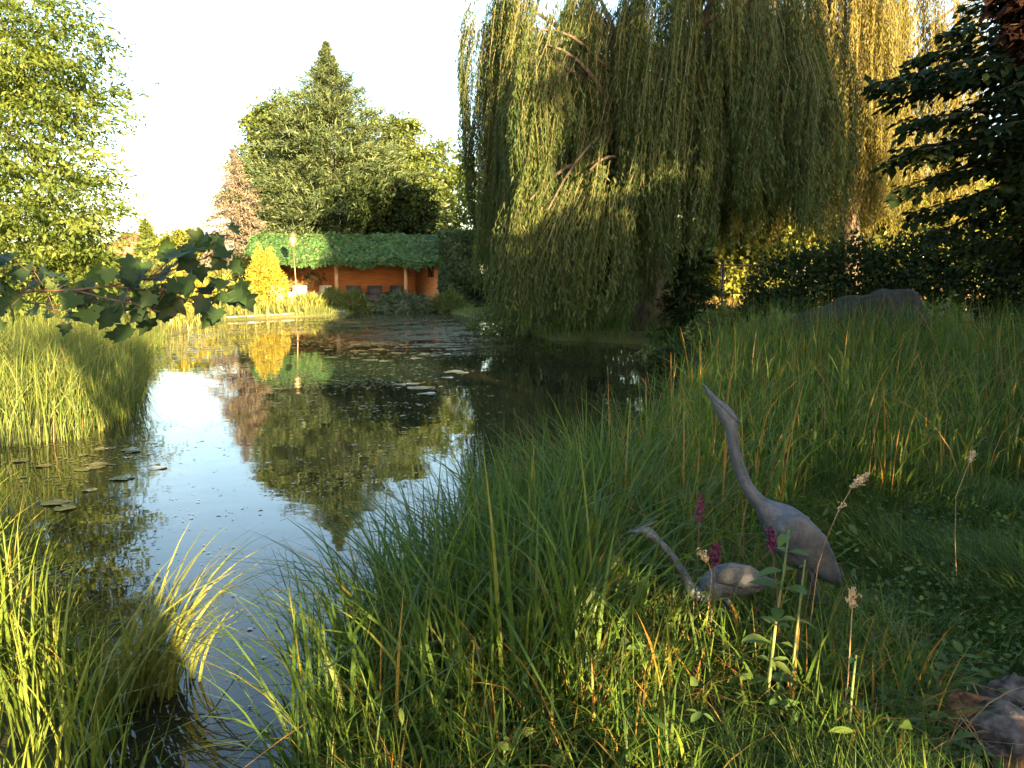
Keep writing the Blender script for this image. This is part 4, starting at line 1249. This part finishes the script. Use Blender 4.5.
heron("low crouching grey heron statue with its neck bent forward in the reeds", DL,
      [(626, 532.5, 0), (632, 532, 0), (638, 532, 0), (644, 531, 0), (650, 534, 0), (657, 540, 0), (666, 549, 0), (676, 562, 0), (685, 577, 0), (692, 590, 0), (702, 594, 0), (714, 586, 0), (728, 581, 0), (742, 581, 0), (755, 582, 0), (767, 582.5, 0), (777, 582, 0)],
      [0.8 * K, 2 * K, 3.2 * K, 5.5 * K, 5.6 * K, 3.9 * K, 3.8 * K, 4.2 * K, 4.8 * K, 6.5 * K, 10 * K, 16 * K, 18.5 * K, 16.5 * K, 12 * K, 6.5 * K, 3 * K],
      [(1, 1), (1, 1), (1, 1), (0.8, 1), (0.8, 1), (1, 1), (1, 1), (1, 1), (1, 1), (1, 1), (0.95, 1), (0.9, 1), (0.85, 1), (0.85, 1), (0.8, 1), (0.8, 0.9), (0.7, 0.8)],
      [[(726, 598, -0.02), (738, 622, -0.02), (754, 648, -0.02)], [(722, 598, 0.03), (724, 625, 0.03), (730, 655, 0.05)]],
      [([(640, 529, 0), (650, 524, 0), (658, 521, 0)], [0.006, 0.005, 0.001], "crest", "bronze_dark"), ([(626, 532.5, -0.003), (635, 531.5, -0.003), (643, 531.5, -0.003)], [0.003, 0.0095, 0.012], "beak", "bronze_dark")],
      [([(716, 580, -0.05), (730, 574, -0.062), (746, 577, -0.056), (760, 581, -0.035), (772, 584, -0.015)], [0.014, 0.042, 0.044, 0.026, 0.005]),
       ([(716, 580, 0.05), (730, 574, 0.062), (746, 577, 0.056), (760, 580, 0.035), (772, 582, 0.015)], [0.014, 0.042, 0.044, 0.026, 0.005])],
      gz(*at(735, 600, DL)[:2]))

# ------------------------------------------------------------------ rocks
ROCKS = np.array([on(960, 712, 0.3)[:2], on(1003, 738, 0.3)[:2], on(1024, 694, 0.3)[:2], on(1034, 772, 0.3)[:2], on(985, 765, 0.3)[:2]])


def rock(label, px, py, r, mat, seed, squash=0.75):
    import bmesh
    p = on(px, py, 0.3)
    bm = bmesh.new()
    bmesh.ops.create_icosphere(bm, subdivisions=4, radius=1)
    V = np.array([v.co[:] for v in bm.verts])
    rr = 1 + 0.26 * wob(V, 1.7, seed) - 0.22 * np.abs(wob(V, 3.2, seed + 1)) + 0.10 * wob(V, 5, seed + 6) + 0.06 * wob(V, 9, seed + 2) + 0.025 * wob(V, 22, seed + 3)
    V = V * rr[:, None] * np.array([1.15, 0.9, squash]) * r
    for v, c in zip(bm.verts, V):
        v.co = c
    me = bpy.data.meshes.new("rock")
    bm.to_mesh(me)
    bm.free()
    me.polygons.foreach_set("use_smooth", np.ones(len(me.polygons), bool))
    me.materials.append(M[mat])
    o = bpy.data.objects.new("rock", me)
    col.objects.link(o)
    o.location = (p[0], p[1], gz(p[0], p[1]) + r * squash * 0.72)
    o.rotation_euler[2] = seed
    return tag(o, label, "rock", "rocks at the lower right corner")


rock("orange-brown rock farthest left in the group of stones", 960, 712, 0.105, "rock_brown", 3)
rock("grey-pink rock in front of the orange-brown one", 1003, 738, 0.12, "rock_grey", 8, 0.7)
rock("dark grey rock behind the grey-pink one at the edge", 1024, 694, 0.10, "rock_grey", 15)
rock("low reddish rock at the very corner of the photo", 1034, 772, 0.09, "rock_brown", 21, 0.65)

# ------------------------------------------------------------------ grasses
def shore(x, y):
    return pond_sd(x, y)


# left bank reeds across the cove
def k_leftbank(x, y):
    s = shore(x, y)
    return (s > -0.25) & (s < 4.5) & (x < -4.0) & (y > 7.7)


pt = scatter(32000, -16, -4.0, 7.7, 21, k_leftbank, 0.7, 0.16)
grass_patch("left_bank_reeds", "thick sunlit reeds along the left bank", pt, rng.uniform(0.5, 1.22, len(pt)), rng.uniform(0.005, 0.011, len(pt)), M["reed_bank"], (0.1, 0.75), None, 5, 1.0, 0.25)
pt = scatter(3500, -24, -9, 18, 40, lambda x, y: (shore(x, y) > 0.0) & (shore(x, y) < 6), 0.6, 0.3)
grass_patch("far_left_grass", "golden grass along the far left bank", pt, rng.uniform(0.4, 0.9, len(pt)), rng.uniform(0.02, 0.04, len(pt)), M["reed_gold"], (0.1, 0.6), None, 3)
pt = scatter(9000, -14, 1, 36, 47, lambda x, y: (shore(x, y) > 0.03) & (y < 43.6), 0.3, 0.3)
grass_patch("far_bank_grass", "short grass of the far bank before the pavilion", pt, rng.uniform(0.08, 0.24, len(pt)), rng.uniform(0.015, 0.03, len(pt)), M["reed_bank"], (0.1, 0.6), None, 3)
pt = scatter(12000, 3, 34, 26, 60, lambda x, y: shore(x, y) > 0.5, 0.3, 0.4)
grass_patch("meadow_grass", "dry sunlit meadow grass behind the willow", pt, rng.uniform(0.3, 0.9, len(pt)), rng.uniform(0.03, 0.06, len(pt)), M["hay"], (0.1, 0.6), None, 3)


# near left corner
def k_nearleft(x, y):
    s = shore(x, y)
    return (s > -0.16) & (x < -0.95) & (x > -4.2) & (y > 1.5) & (y < 6.2) & (s < 2.4)


pt = scatter(3900, -4.2, -0.8, 1.5, 6.2, k_nearleft, 0.7, 0.10)
hh = rng.uniform(0.4, 0.85, len(pt)) * np.where(shore(pt[:, 0], pt[:, 1]) < 0, 0.7, 0.9) * np.clip((pt[:, 1] - 1.2) / 1.4, 0.35, 1)
grass_patch("near_left_reeds", "tall bright reeds in the near left corner", pt, hh, rng.uniform(0.006, 0.015, len(pt)), M["reed_near"], (0.05, 0.6), None, 6, 1.0, 0.25)
# the bright fan of sedge standing in the water
b0 = on(150, 690, 0.02)
pt = np.column_stack([rng.normal(b0[0], 0.08, 130), rng.normal(b0[1], 0.09, 130)])
hd = rng.normal(0.25, 0.75, len(pt))
base = np.column_stack([pt, np.full(len(pt), -0.05)])
V, Qd, s_ = blades(base, rng.uniform(0.35, 0.80, len(pt)), rng.uniform(0.010, 0.018, len(pt)), hd, rng.uniform(0.25, 0.95, len(pt)), 7, None, np.where(rng.random(len(pt)) < 0.12, 0.6, 0))
V = V
o = mesh_from("sedge_clump", V - np.array([b0[0], b0[1], 0]), Qd, None, M["reed_gold"], None, np.repeat(rng.random(len(pt)) * 0.8, s_), loc=(b0[0], b0[1], 0))
tag(o, "bright fan-shaped sedge clump standing in the water at lower left", "sedge")

# the dark tall clump at the centre
def k_centre(x, y):
    s = shore(x, y)
    return (s > -0.22) & (s < 0.75) & (x > -0.74) & (x < 0.6) & (y > 2.25) & (y < 4.6)


pt = scatter(3300, -0.9, 0.6, 2.25, 4.6, k_centre, 0.75, 0.07)
hh = rng.uniform(0.4, 1.02, len(pt))
hd = np.where(rng.random(len(pt)) < 0.3, rng.normal(math.pi * 0.9, 0.9, len(pt)), rng.uniform(0, 6.28, len(pt)))
grass_patch("centre_reeds", "tall dark green reeds at the water's edge in the middle", pt, hh, 0.006 + 0.014 * rng.random(len(pt)) ** 1.8, M["reed_tall"], (0.08, 0.8), hd, 8, 1.3, 0.22)


# right bank, middle distance
def k_right(x, y):
    s = shore(x, y)
    return (s > -0.3) & (x > -0.2) & (y > 3.7) & ((s < 1.3) | (y > 5.2 + 0.25 * np.sin(x * 2)))


pt = scatter(16000, -0.2, 8.5, 3.7, 12.5, k_right, 0.8, 0.10)
edgef = np.clip(1 - (pt[:, 1] - 5) / 14, 0.5, 1)
hh = (0.35 + 0.95 * rng.random(len(pt)) ** 1.3) * (0.9 + 0.12 * wob(np.column_stack([pt, pt[:, 0] * 0]), 1.6, 4)) * np.clip(0.85 + (pt[:, 1] - 5) * 0.045, 0.85, 1.15)
hd = np.where(rng.random(len(pt)) < 0.2, rng.normal(0.3, 0.9, len(pt)), rng.uniform(0, 6.28, len(pt)))
grass_patch("right_bank_reeds", "dense reeds and rushes along the right bank", pt, hh, rng.uniform(0.006, 0.013, len(pt)), M["reed"], (0.05, 0.85), hd, 6, 1.0, 0.3)
pt = scatter(150, 0.6, 8.5, 4.0, 11.5, k_right, 0.5, 0.2)
grass_patch("dry_rush_stems", "straw and orange dry rush stems along the right bank", pt, rng.uniform(0.6, 1.2, len(pt)), rng.uniform(0.006, 0.012, len(pt)), M["rush"], (0.03, 0.35), None, 5)
pt = scatter(2200, 2.6, 7.5, 9.3, 11.6, lambda x, y: shore(x, y) > 0.1, 0.8, 0.12)
grass_patch("tall_rushes", "tall rushes standing in front of the covered timber pile", pt, rng.uniform(0.7, 1.4, len(pt)), rng.uniform(0.007, 0.016, len(pt)), M["reed"], (0.05, 0.5), None, 5)
pt = scatter(3500, 2.0, 10, 11, 20, lambda x, y: (shore(x, y) > -0.1), 0.6, 0.2)
grass_patch("far_right_reeds", "darker reeds farther back below the willow", pt, rng.uniform(0.3, 0.9, len(pt)), rng.uniform(0.010, 0.02, len(pt)), M["reed_tall"], (0.05, 0.6), None, 4)


pt = scatter(3500, -1.5, 6, 19, 30, lambda x, y: (shore(x, y) > -0.1), 0.5, 0.3)
grass_patch("willow_bank_grass", "dark rough grass on the bank under the willow", pt, rng.uniform(0.2, 0.8, len(pt)), rng.uniform(0.015, 0.03, len(pt)), M["reed_tall"], (0.2, 0.9), None, 4)


# knee-high grass about the herons and the foreground
def k_fore(x, y):
    s = shore(x, y)
    return (s > 0.0) & (x < 1.15 + 0.22 * np.sin(y * 3)) & (x > -0.6) & (y > 1.3) & (y < 4.4)


pt = scatter(9000, -0.6, 1.5, 1.3, 4.4, k_fore, 0.65, 0.08)
d_h = np.hypot(pt[:, 0] - 1.1, pt[:, 1] - 2.9)
hh = rng.uniform(0.28, 0.72, len(pt)) * np.clip(0.7 + 0.35 * d_h / 0.7, 0.7, 1) * np.clip((pt[:, 1] - 0.9) / 1.7, 0.3, 1)
hh = np.where((pt[:, 0] > 0.45) & (pt[:, 1] < 3.0), hh * 0.74, hh)
grass_patch("foreground_reeds", "knee-high green reeds round the heron statues", pt, hh, 0.004 + 0.011 * rng.random(len(pt)) ** 2, M["reed"], (0.05, 0.9), None, 6, 1.0, 0.3)

n = 2000
pt = scatter(n, -0.3, 1.6, 1.9, 4.6, lambda x, y: (shore(x, y) > 0.05) & (np.min(np.hypot(x[:, None] - ROCKS[:, 0], y[:, None] - ROCKS[:, 1]), axis=1) > 0.25), 0.75, 0.10)
c = np.column_stack([pt, ground_z(pt[:, 0], pt[:, 1]) + rng.uniform(0.05, 0.42, n) * rng.random(n)])
ll = rng.uniform(0.02, 0.065, n)
V, q_, t_ = ovate_leaves(c, rng.normal(0, 1, (n, 3)) * [1, 1, 0.4], rng.normal(0, 0.5, (n, 3)) + [0, 0, 0.8], ll, ll * rng.uniform(0.25, 0.5, n))
o = mesh_from("herb_leaves", V, q_, t_, M["weed"], None, ovate_rnd(rng.random(n) * 0.8), True)
tag(o, "small broad herb leaves tangled among the foreground reeds", "weeds", None, "stuff")
pt = scatter(2000, -0.5, 1.4, 1.9, 4.2, lambda x, y: shore(x, y) > 0.02, 0.7, 0.12)
grass_patch("dead_thatch", "dry dead blades matted low among the green ones", pt, rng.uniform(0.08, 0.34, len(pt)), rng.uniform(0.003, 0.007, len(pt)), M["rush"], (0.7, 1.4), None, 5, 1.0, 0.4)

# short rough lawn to the right


def k_lawn(x, y):
    s = shore(x, y)
    rk = np.min(np.hypot(x[:, None] - ROCKS[:, 0], y[:, None] - ROCKS[:, 1]), axis=1)
    return (rk > 0.17) & ((rk > 0.5) | (np.random.default_rng(5).random(len(x)) < 0.45)) & (s > 0.15) & ((x > 0.75) | (y < 2.2))


n = 70000
yy = 1.2 + 6.6 * rng.random(n) ** 1.5
xx = rng.uniform(-0.5, 1, n) * 0 + rng.uniform(0.05, 1.0, n) * (yy * 0.78 + 0.6)
pt = np.column_stack([xx, yy])
cl = rng.random(n) < 0.6
pt = pt + 0.03 * np.column_stack([np.sin(pt[:, 0] * 40), np.cos(pt[:, 1] * 37)])
pt = pt[k_lawn(pt[:, 0], pt[:, 1])]
hh = rng.uniform(0.10, 0.30, len(pt)) * np.clip(np.min(np.hypot(pt[:, :1] - ROCKS[:, 0], pt[:, 1:] - ROCKS[:, 1]), axis=1) / 0.55, 0.3, 1) * (1 + 0.4 * np.sin(pt[:, 0] * 4.1 + 1) * np.sin(pt[:, 1] * 3.3))
swirl = 2.5 * np.sin(pt[:, 0] * 2.1) + 2.0 * np.cos(pt[:, 1] * 1.9 + pt[:, 0])
hd = swirl + rng.normal(0, 0.7, len(pt))
grass_patch("lawn_grass", "shaggy shaded lawn grass at the right", pt, hh, rng.uniform(0.003, 0.007, len(pt)), M["lawn"], (0.3, 1.0), hd, 4)

pt = scatter(22000, 1.2, 11, -1.0, 7.5, lambda x, y: x > 0.6 * y + 0.9, 0.3, 0.1)
grass_patch("side_lawn_grass", "rough lawn grass running out past the right edge", pt, rng.uniform(0.10, 0.28, len(pt)), rng.uniform(0.006, 0.012, len(pt)), M["lawn"], (0.3, 1.0), None, 4)

# clover and ground ivy leaves among the lawn and by the rocks
n = 9000
yy = 1.6 + 3.4 * rng.random(n)
xx = yy * rng.uniform(0.40, 0.80, n) + 0.15
c = np.column_stack([xx, yy, ground_z(xx, yy) + rng.uniform(0.03, 0.13, n)])
near = (rng.random(n) < 0.55) & (np.hypot(xx - on(985, 740, .3)[0], yy - on(985, 740, .3)[1]) < 0.55)
keep = near | (rng.random(n) < 0.45)
keep &= np.min(np.hypot(xx[:, None] - ROCKS[:4, 0], yy[:, None] - ROCKS[:4, 1]), axis=1) > 0.135
c = c[keep]
near = near[keep]
ll = np.where(near, rng.uniform(0.025, 0.06, len(c)), rng.uniform(0.015, 0.032, len(c)))
V, q_, t_ = ovate_leaves(c, rng.normal(0, 1, (len(c), 3)) * [1, 1, 0.3], rng.normal(0, 0.4, (len(c), 3)) + [0, 0, 1], ll, ll * rng.uniform(0.45, 0.8, len(c)))
o = mesh_from("ground_cover_leaves", V, q_, t_, M["weed"], None, ovate_rnd(rng.random(len(c)) * 0.7), True)
tag(o, "low leafy ground cover between lawn and rocks", "ground cover", None, "stuff")

# ------------------------------------------------------------------ single plants that stand out
def seed_head(label, pts, D, r, plume, mat="straw_stalk", nod=0.0):
    """a dry grass stalk with its seed plume"""
    P = np.array([at(x, y, D) for x, y in pts])
    g = P[-1].copy()
    g[2] = gz(g[0], g[1]) - 0.02
    if P[-1][2] > g[2] + 0.02:
        P = np.vstack([P, g])
    base = P[-1].copy()
    t = thing("seed_grass", label, "grass stalk", base, "dry seed stalks in the foreground")
    mb = MB()
    mb.tube(P[::-1] - base, np.linspace(r, r * 0.5, len(P)), 6)
    mb.build("stalk", M[mat], t, True)
    a, b = P[0], P[1]
    d = unit(a - b)
    n = int(plume * 2600)
    s = rng.random(n)
    c = a - d * (1 - s)[:, None] * plume + rng.normal(0, 1, (n, 3)) * (0.0075 * np.sin(np.clip(s, 0.06, 0.97) * np.pi))[:, None]
    V = leaf_quads(c - base, d + rng.normal(0, 0.5, (n, 3)), rnd_vec(n), 0.011, 0.006)
    mesh_from("plume", V, qidx(n), None, M["seed"], t, rng.random(n))
    return t


seed_head("tall dry stalk with a nodding tan plume right of the tall heron", [(868, 474), (852, 487), (838, 512), (826, 540), (818, 566), (808, 640)], 2.75, 0.0025, 0.075)
seed_head("upright dry stalk with a slim tan plume below the tall heron's tail", [(853, 590), (852, 612), (848, 680), (840, 745), (828, 775)], 2.15, 0.0028, 0.055)
seed_head("thin pale stalk with a tiny head standing alone on the lawn", [(974, 452), (966, 470), (956, 496), (955, 540), (957, 590)], 3.5, 0.0022, 0.05)
seed_head("short stalk with a curled tan plume over the low heron's back", [(699, 550), (708, 562), (712, 574), (708, 610), (702, 660)], 2.6, 0.0022, 0.05)
seed_head("bent reddish stalk crossing the tall heron's legs", [(842, 505), (830, 530), (812, 580), (800, 640), (790, 700)], 2.5, 0.0022, 0.01, "red_stalk")


def loosestrife(label, pts, D, top):
    P = np.array([at(x, y, D) for x, y in pts])
    base = P[-1].copy()
    base[2] = gz(base[0], base[1]) - 0.02
    P = np.vstack([P, base])
    t = thing("purple_loosestrife", label, "flower", base, "purple flower spikes by the herons")
    MB().tube(P[::-1] - base, np.linspace(0.004, 0.002, len(P)), 6).build("stem", M["red_stalk"], t, True)
    d = unit(P[1] - P[0])
    n = 170
    s = rng.random(n)
    c = P[0] + d * (s * top)[:, None] + rng.normal(0, 1, (n, 3)) * (0.003 + 0.0055 * s)[:, None]
    mesh_from("flower_spike", leaf_quads(c - base, rnd_vec(n) + [0, 0, 0.4], rnd_vec(n), 0.013, 0.009), qidx(n), None, M["pink"], t, rng.random(n))
    n = 26
    s = rng.random(n)
    L0 = np.linalg.norm(P[0] - P[-1])
    c = P[0] + (P[-1] - P[0]) * (0.35 + 0.6 * s)[:, None]
    th = rng.uniform(0, 6.28, n)
    mesh_from("leaves", leaf_quads(c - base, np.column_stack([np.cos(th), np.sin(th), 0.4 + 0 * th]), rng.normal(0, 0.3, (n, 3)) + [0, 0, 1], 0.07, 0.014), qidx(n), None, M["weed"], t, rng.random(n))
    return t


loosestrife("purple flower spike above the low heron's back", [(701, 497), (699, 530), (697, 570), (692, 640)], 2.85, 0.09)
loosestrife("faded purple flower spike rising in front of the low heron", [(716, 545), (714, 575), (712, 610), (706, 680)], 2.6, 0.07)
loosestrife("purple flower spike against the tall heron's breast", [(770, 528), (773, 555), (777, 590), (778, 650)], 2.72, 0.08)


def weed(label, pts, D, leaf, n_node, cat="plant", group=None):
    P = np.array([at(x, y, D) for x, y in pts])
    base = P[-1].copy()
    base[2] = min(P[-1][2], gz(base[0], base[1]) - 0.02)
    P = np.vstack([P, base]) if P[-1][2] > base[2] + 0.01 else P
    t = thing("leafy_weed", label, cat, base, group)
    MB().tube(P[::-1] - base, np.linspace(0.006, 0.003, len(P)), 7).build("stem", M["stalk"], t, True)
    seg = np.linalg.norm(np.diff(P, axis=0), axis=1)
    cum = np.concatenate([[0], np.cumsum(seg)])
    vs, qs, rs = [], [], []
    k = 0
    for i in range(n_node):
        s = cum[-1] * 0.9 * (i + 0.2) / n_node
        p = np.array([np.interp(s, cum, P[:, j]) for j in range(3)]) - base
        a0 = i * 1.57 + 0.5 + rng.normal(0, 0.35)
        for a in (a0, a0 + math.pi + 0.3 + rng.normal(0, 0.3)):
            if rng.random() < 0.12:
                continue
            L = leaf * rng.uniform(0.55, 1.35) * (0.7 if i < 2 else 1)
            d = np.array([math.cos(a), math.sin(a), rng.uniform(-0.25, 0.55) + (0.9 if i > n_node - 3 else 0)])
            d /= np.linalg.norm(d)
            sdv = np.cross(d, [0, 0, 1.0])
            sdv /= np.linalg.norm(sdv)
            up = np.cross(sdv, d)
            g = [(0, 0.02), (0.12, 0.10), (0.3, 0.26), (0.5, 0.29), (0.72, 0.20), (0.9, 0.08), (1.0, 0.0)]
            for (tt, ww) in g:
                c = p + d * L * tt - np.array([0, 0, 0.28 * L * tt ** 2])
                vs += [c + sdv * L * ww + up * L * ww * 0.25, c, c - sdv * L * ww + up * L * ww * 0.25]
            r = rng.random()
            for j in range(len(g) - 1):
                b = k + j * 3
                qs += [[b, b + 1, b + 4, b + 3], [b + 1, b + 2, b + 5, b + 4]]
                rs += [r, r]
            k += len(g) * 3
    mesh_from("leaves", np.array(vs), np.array(qs), None, M["weed"], t, rs, True)
    return t


weed("tall leafy green weed growing in front of the tall heron", [(789, 530), (784, 570), (776, 620), (768, 690), (765, 770)], 2.25, 0.085, 12)
weed("leafy weed with a brown stem right of the tall leafy weed", [(805, 560), (798, 620), (790, 690), (783, 770)], 2.3, 0.055, 7)
weed("small leafy weed at the foot of the slim-plumed stalk", [(856, 655), (852, 690), (848, 740), (842, 772)], 2.1, 0.05, 7)
weed("broad-leaved low weed behind the orange-brown rock", [(938, 668), (936, 700), (934, 730)], 2.45, 0.10, 5)
weed("low leafy weed left of the rocks at the bottom edge", [(905, 720), (903, 750), (900, 775)], 2.1, 0.07, 5)
weed("low leafy weed before the grey-pink rock", [(962, 735), (960, 760), (958, 785)], 2.05, 0.07, 5)


# maple bough at the left
def maple_leaf_shape():
    a = [(0, 0.0), (0.12, -0.08), (0.36, -0.13), (0.33, 0.06), (0.46, 0.14), (0.62, 0.34), (0.44, 0.37), (0.33, 0.42), (0.36, 0.56), (0.28, 0.66), (0.17, 0.68), (0.10, 0.84), (0.0, 1.03)]
    L = a + [(-x, y) for x, y in a[-2:0:-1]]
    return np.array(L)


ML = maple_leaf_shape()
DM = 4.3
spots = [(12, 262, 34), (38, 280, 36), (5, 285, 30), (20, 300, 30), (48, 300, 28), (62, 288, 26), (85, 284, 36), (88, 312, 30), (70, 312, 22), (118, 300, 40), (105, 276, 28), (135, 262, 36), (152, 268, 34), (128, 284, 28), (150, 300, 34), (165, 312, 30), (150, 322, 30),
         (182, 256, 32), (205, 238, 26), (170, 244, 26), (208, 250, 22), (225, 256, 24), (186, 280, 30), (168, 286, 28), (236, 288, 30), (214, 316, 28), (222, 284, 20), (198, 270, 24), (140, 292, 26), (100, 292, 24), (28, 268, 26), (160, 276, 30), (128, 272, 26),
         (196, 262, 24), (176, 300, 28), (205, 290, 24), (58, 276, 24), (0, 268, 34), (112, 316, 24), (142, 312, 26), (190, 246, 20), (216, 244, 18), (240, 268, 20), (230, 300, 20), (76, 298, 26), (10, 310, 28), (-20, 280, 36), (-30, 265, 36), (172, 268, 26), (148, 282, 28)]
mroot = at(-75, 420, DM)
mroot[2] = gz(mroot[0], mroot[1])
mp = thing("maple_sapling", "maple bough with big dark lobed leaves reaching over the left bank", "sapling", mroot)
twigs = [np.array([at(x, y, DM + dd) for x, y, dd in path]) for path in [
    [(-75, 420, 0), (-70, 340, 0), (-50, 305, 0), (-10, 294, 0), (35, 291, -0.05), (75, 290, -0.1), (110, 286, -0.1), (150, 278, 0), (190, 264, 0.1), (222, 250, 0.2)],
    [(75, 290, -0.1), (105, 298, -0.15), (135, 304, -0.2), (160, 312, -0.2)], [(110, 286, -0.1), (150, 290, 0), (190, 288, 0.1), (232, 286, 0.15)], [(150, 278, 0), (172, 258, 0.1), (200, 240, 0.15), (212, 234, 0.2)],
    [(-50, 305, 0), (-25, 285, 0.2), (5, 270, 0.3), (35, 268, 0.3)], [(160, 288, 0), (190, 302, 0), (212, 312, 0)], [(75, 290, -0.1), (82, 300, -0.1), (88, 306, -0.1)], [(-10, 294, 0), (10, 302, 0), (40, 304, 0.1)]]]
mb = MB()
for i, tw in enumerate(twigs):
    mb.tube(tw - mroot, np.linspace(0.012 if i == 0 else 0.005, 0.002, len(tw)), 6)
allp = np.concatenate([np.array([tw[0] + (tw[-1] - tw[0]) * 0 + (1 - f) * tw[j] + f * tw[j + 1] - tw[0] for j in range(len(tw) - 1) for f in (0, .25, .5, .75)]) for tw in twigs])
vs, ts, rs = [], [], []
k = 0
nl = len(ML)
for (px, py, sz) in spots + [(x + rng.normal(0, 13), y + rng.normal(4, 10), z * rng.uniform(0.6, 0.9)) for x, y, z in spots + spots if rng.random() < 0.62]:
    c = at(px, py - sz * 0.1, DM + rng.uniform(-0.25, 0.35)) - mroot
    L = sz * DM / F * rng.uniform(0.72, 0.98)
    j = np.argmin(np.linalg.norm((allp - mroot) - c, axis=1))
    stem0 = allp[j] - mroot
    mb.tube([stem0, (stem0 + c) / 2 + [0, 0, 0.02], c], [0.0022, 0.0018, 0.0015], 5)
    a = rng.normal(0, 0.9)
    tilt = rng.uniform(0.2, 1.5)
    down = np.array([math.sin(a) * 0.8, -math.sin(tilt) * 0.8, -math.cos(tilt)])
    down /= np.linalg.norm(down)
    side_ = np.array([math.cos(a), rng.normal(0, 0.35), math.sin(a) * 0.4 + rng.normal(0, 0.2)])
    side_ -= down * np.dot(side_, down)
    side_ /= np.linalg.norm(side_)
    nn_ = np.cross(side_, down)
    pts = c + side_ * (ML[:, :1] * L * 1.05) + down * (ML[:, 1:] * L) + nn_ * (-0.22 * L * (ML[:, :1] ** 2 * 3) - 0.18 * L * ML[:, 1:] ** 2)
    ctr = c + down * L * 0.35 + nn_ * 0.01 * L
    vs += list(pts) + [ctr]
    r = rng.random()
    for i in range(nl):
        ts.append([k + nl, k + i, k + (i + 1) % nl])
        rs.append(r)
    k += nl + 1
mb.build("branch", M["red_stalk"], mp, True)
mesh_from("leaves", np.array(vs), None, np.array(ts), M["maple"], mp, rs)

# ------------------------------------------------------------------ floating pads and scum
def pad_mesh(seed):
    r = np.random.default_rng(seed)
    a = np.linspace(0.18, 2 * np.pi - 0.18, 20)
    rad = 1 + 0.05 * np.sin(a * 3 + seed) + r.normal(0, 0.015, 20)
    V = np.vstack([[[0, 0, 0.02]], np.column_stack([np.cos(a) * rad, np.sin(a) * rad, 0.03 + 0.06 * np.maximum(0, np.sin(a * 2 + seed * 2))])])
    T = [[0, i, i + 1] for i in range(1, 20)]
    return V, T


protos = []
for s in range(3):
    V, T = pad_mesh(s)
    o = mesh_from("lily_pad", V * np.array([0.1, 0.1, 0.1]), None, T, M["pad"], None, [s * 0.4] * len(T))
    protos.append(o)
used = [False] * 3
regions = [
    ([(70, 455), (105, 447), (85, 470), (110, 462), (62, 510), (130, 450), (120, 480), (150, 470), (95, 490), (40, 470)], "flat tan lily pad floating near the left reeds", "lily pads near the left reeds", 0.085),
    ([(425, 389), (440, 380), (447, 372), (420, 382)], "pale lily pad floating in mid-pond on the dark tree reflection", "lily pads in mid-pond", 0.2),
    ([(390, 345), (410, 342), (430, 345), (450, 340), (370, 350), (350, 355), (400, 352), (465, 338), (440, 350), (420, 356), (335, 350), (380, 360), (455, 352)], "pale lily pad floating before the far dark bank", "lily pads by the far bank", 0.22)]
for pts, lab, grp, r0 in regions:
    for (px, py) in pts:
        for _ in range(2):
            q = on(px + rng.normal(0, 9), py + rng.normal(0, 3.5), 0)
            if pond_sd(q[0], q[1]) > -0.2:
                continue
            s = int(rng.integers(0, 3))
            o = protos[s] if not used[s] else copy_tree(protos[s])
            used[s] = True
            o.location = (q[0], q[1], 0.001)
            o.rotation_euler[2] = rng.uniform(0, 6.28)
            f = r0 * rng.uniform(0.45, 1.15) / 0.1
            o.scale = (f, f * rng.uniform(0.8, 1), 1.2)
            tag(o, lab, "lily pad", grp)


def scum(name, label, spots_, n, size):
    """drifts of tiny floating leaves"""
    pp = []
    for (px, py, sx_, sy_, w) in spots_:
        m = int(n * w)
        q = np.array([on(px + a, py + b, 0)[:2] for a, b in zip(rng.normal(0, sx_, m), np.clip(rng.normal(0, sy_, m), -2.2 * sy_, 2.2 * sy_)) if py + b > 309])
        pp.append(q)
    pp = np.concatenate(pp)
    pp = pp[pond_sd(pp[:, 0], pp[:, 1]) < -0.03]
    # wash it together into streaks
    keep = wob(np.column_stack([pp[:, 0] * 1.0, pp[:, 1] * 1.6, pp[:, 0] * 0]), 2.4, 9) + rng.normal(0, 0.25, len(pp)) > -0.05
    pp = pp[keep]
    m = len(pp)
    c = np.column_stack([pp, np.full(m, 0.004) + 0.003 * rng.random(m)])
    th = rng.uniform(0, 6.28, m)
    dist = np.linalg.norm(pp, axis=1)
    ll = size * np.exp(rng.normal(0, 0.45, m)) * np.clip(dist / 8, 0.5, 4.0)
    V = leaf_quads(c, np.column_stack([np.cos(th), np.sin(th), 0 * th]), np.tile([0, 0, 1.0], (m, 1)), ll, ll * rng.uniform(0.5, 0.9, m), 0.0)
    V[:, 2] = np.repeat(c[:, 2], 4)
    o = mesh_from(name, V, qidx(m), None, M["scum"], None, rng.random(m))
    tag(o, label, "pond weed", None, "stuff")


scum("floating_weed", "drifts of floating leaves and pond weed on the water",
     [(420, 342, 50, 8, 0.16), (330, 322, 60, 5, 0.14), (440, 328, 40, 6, 0.08), (300, 375, 50, 14, 0.08), (200, 345, 40, 10, 0.10), (400, 400, 60, 25, 0.08), (90, 470, 50, 20, 0.08), (260, 640, 70, 60, 0.012), (140, 540, 60, 40, 0.01), (320, 460, 80, 40, 0.03), (425, 335, 45, 9, 0.55), (290, 330, 60, 8, 0.2), (400, 322, 60, 4, 0.3)], 26000, 0.024)
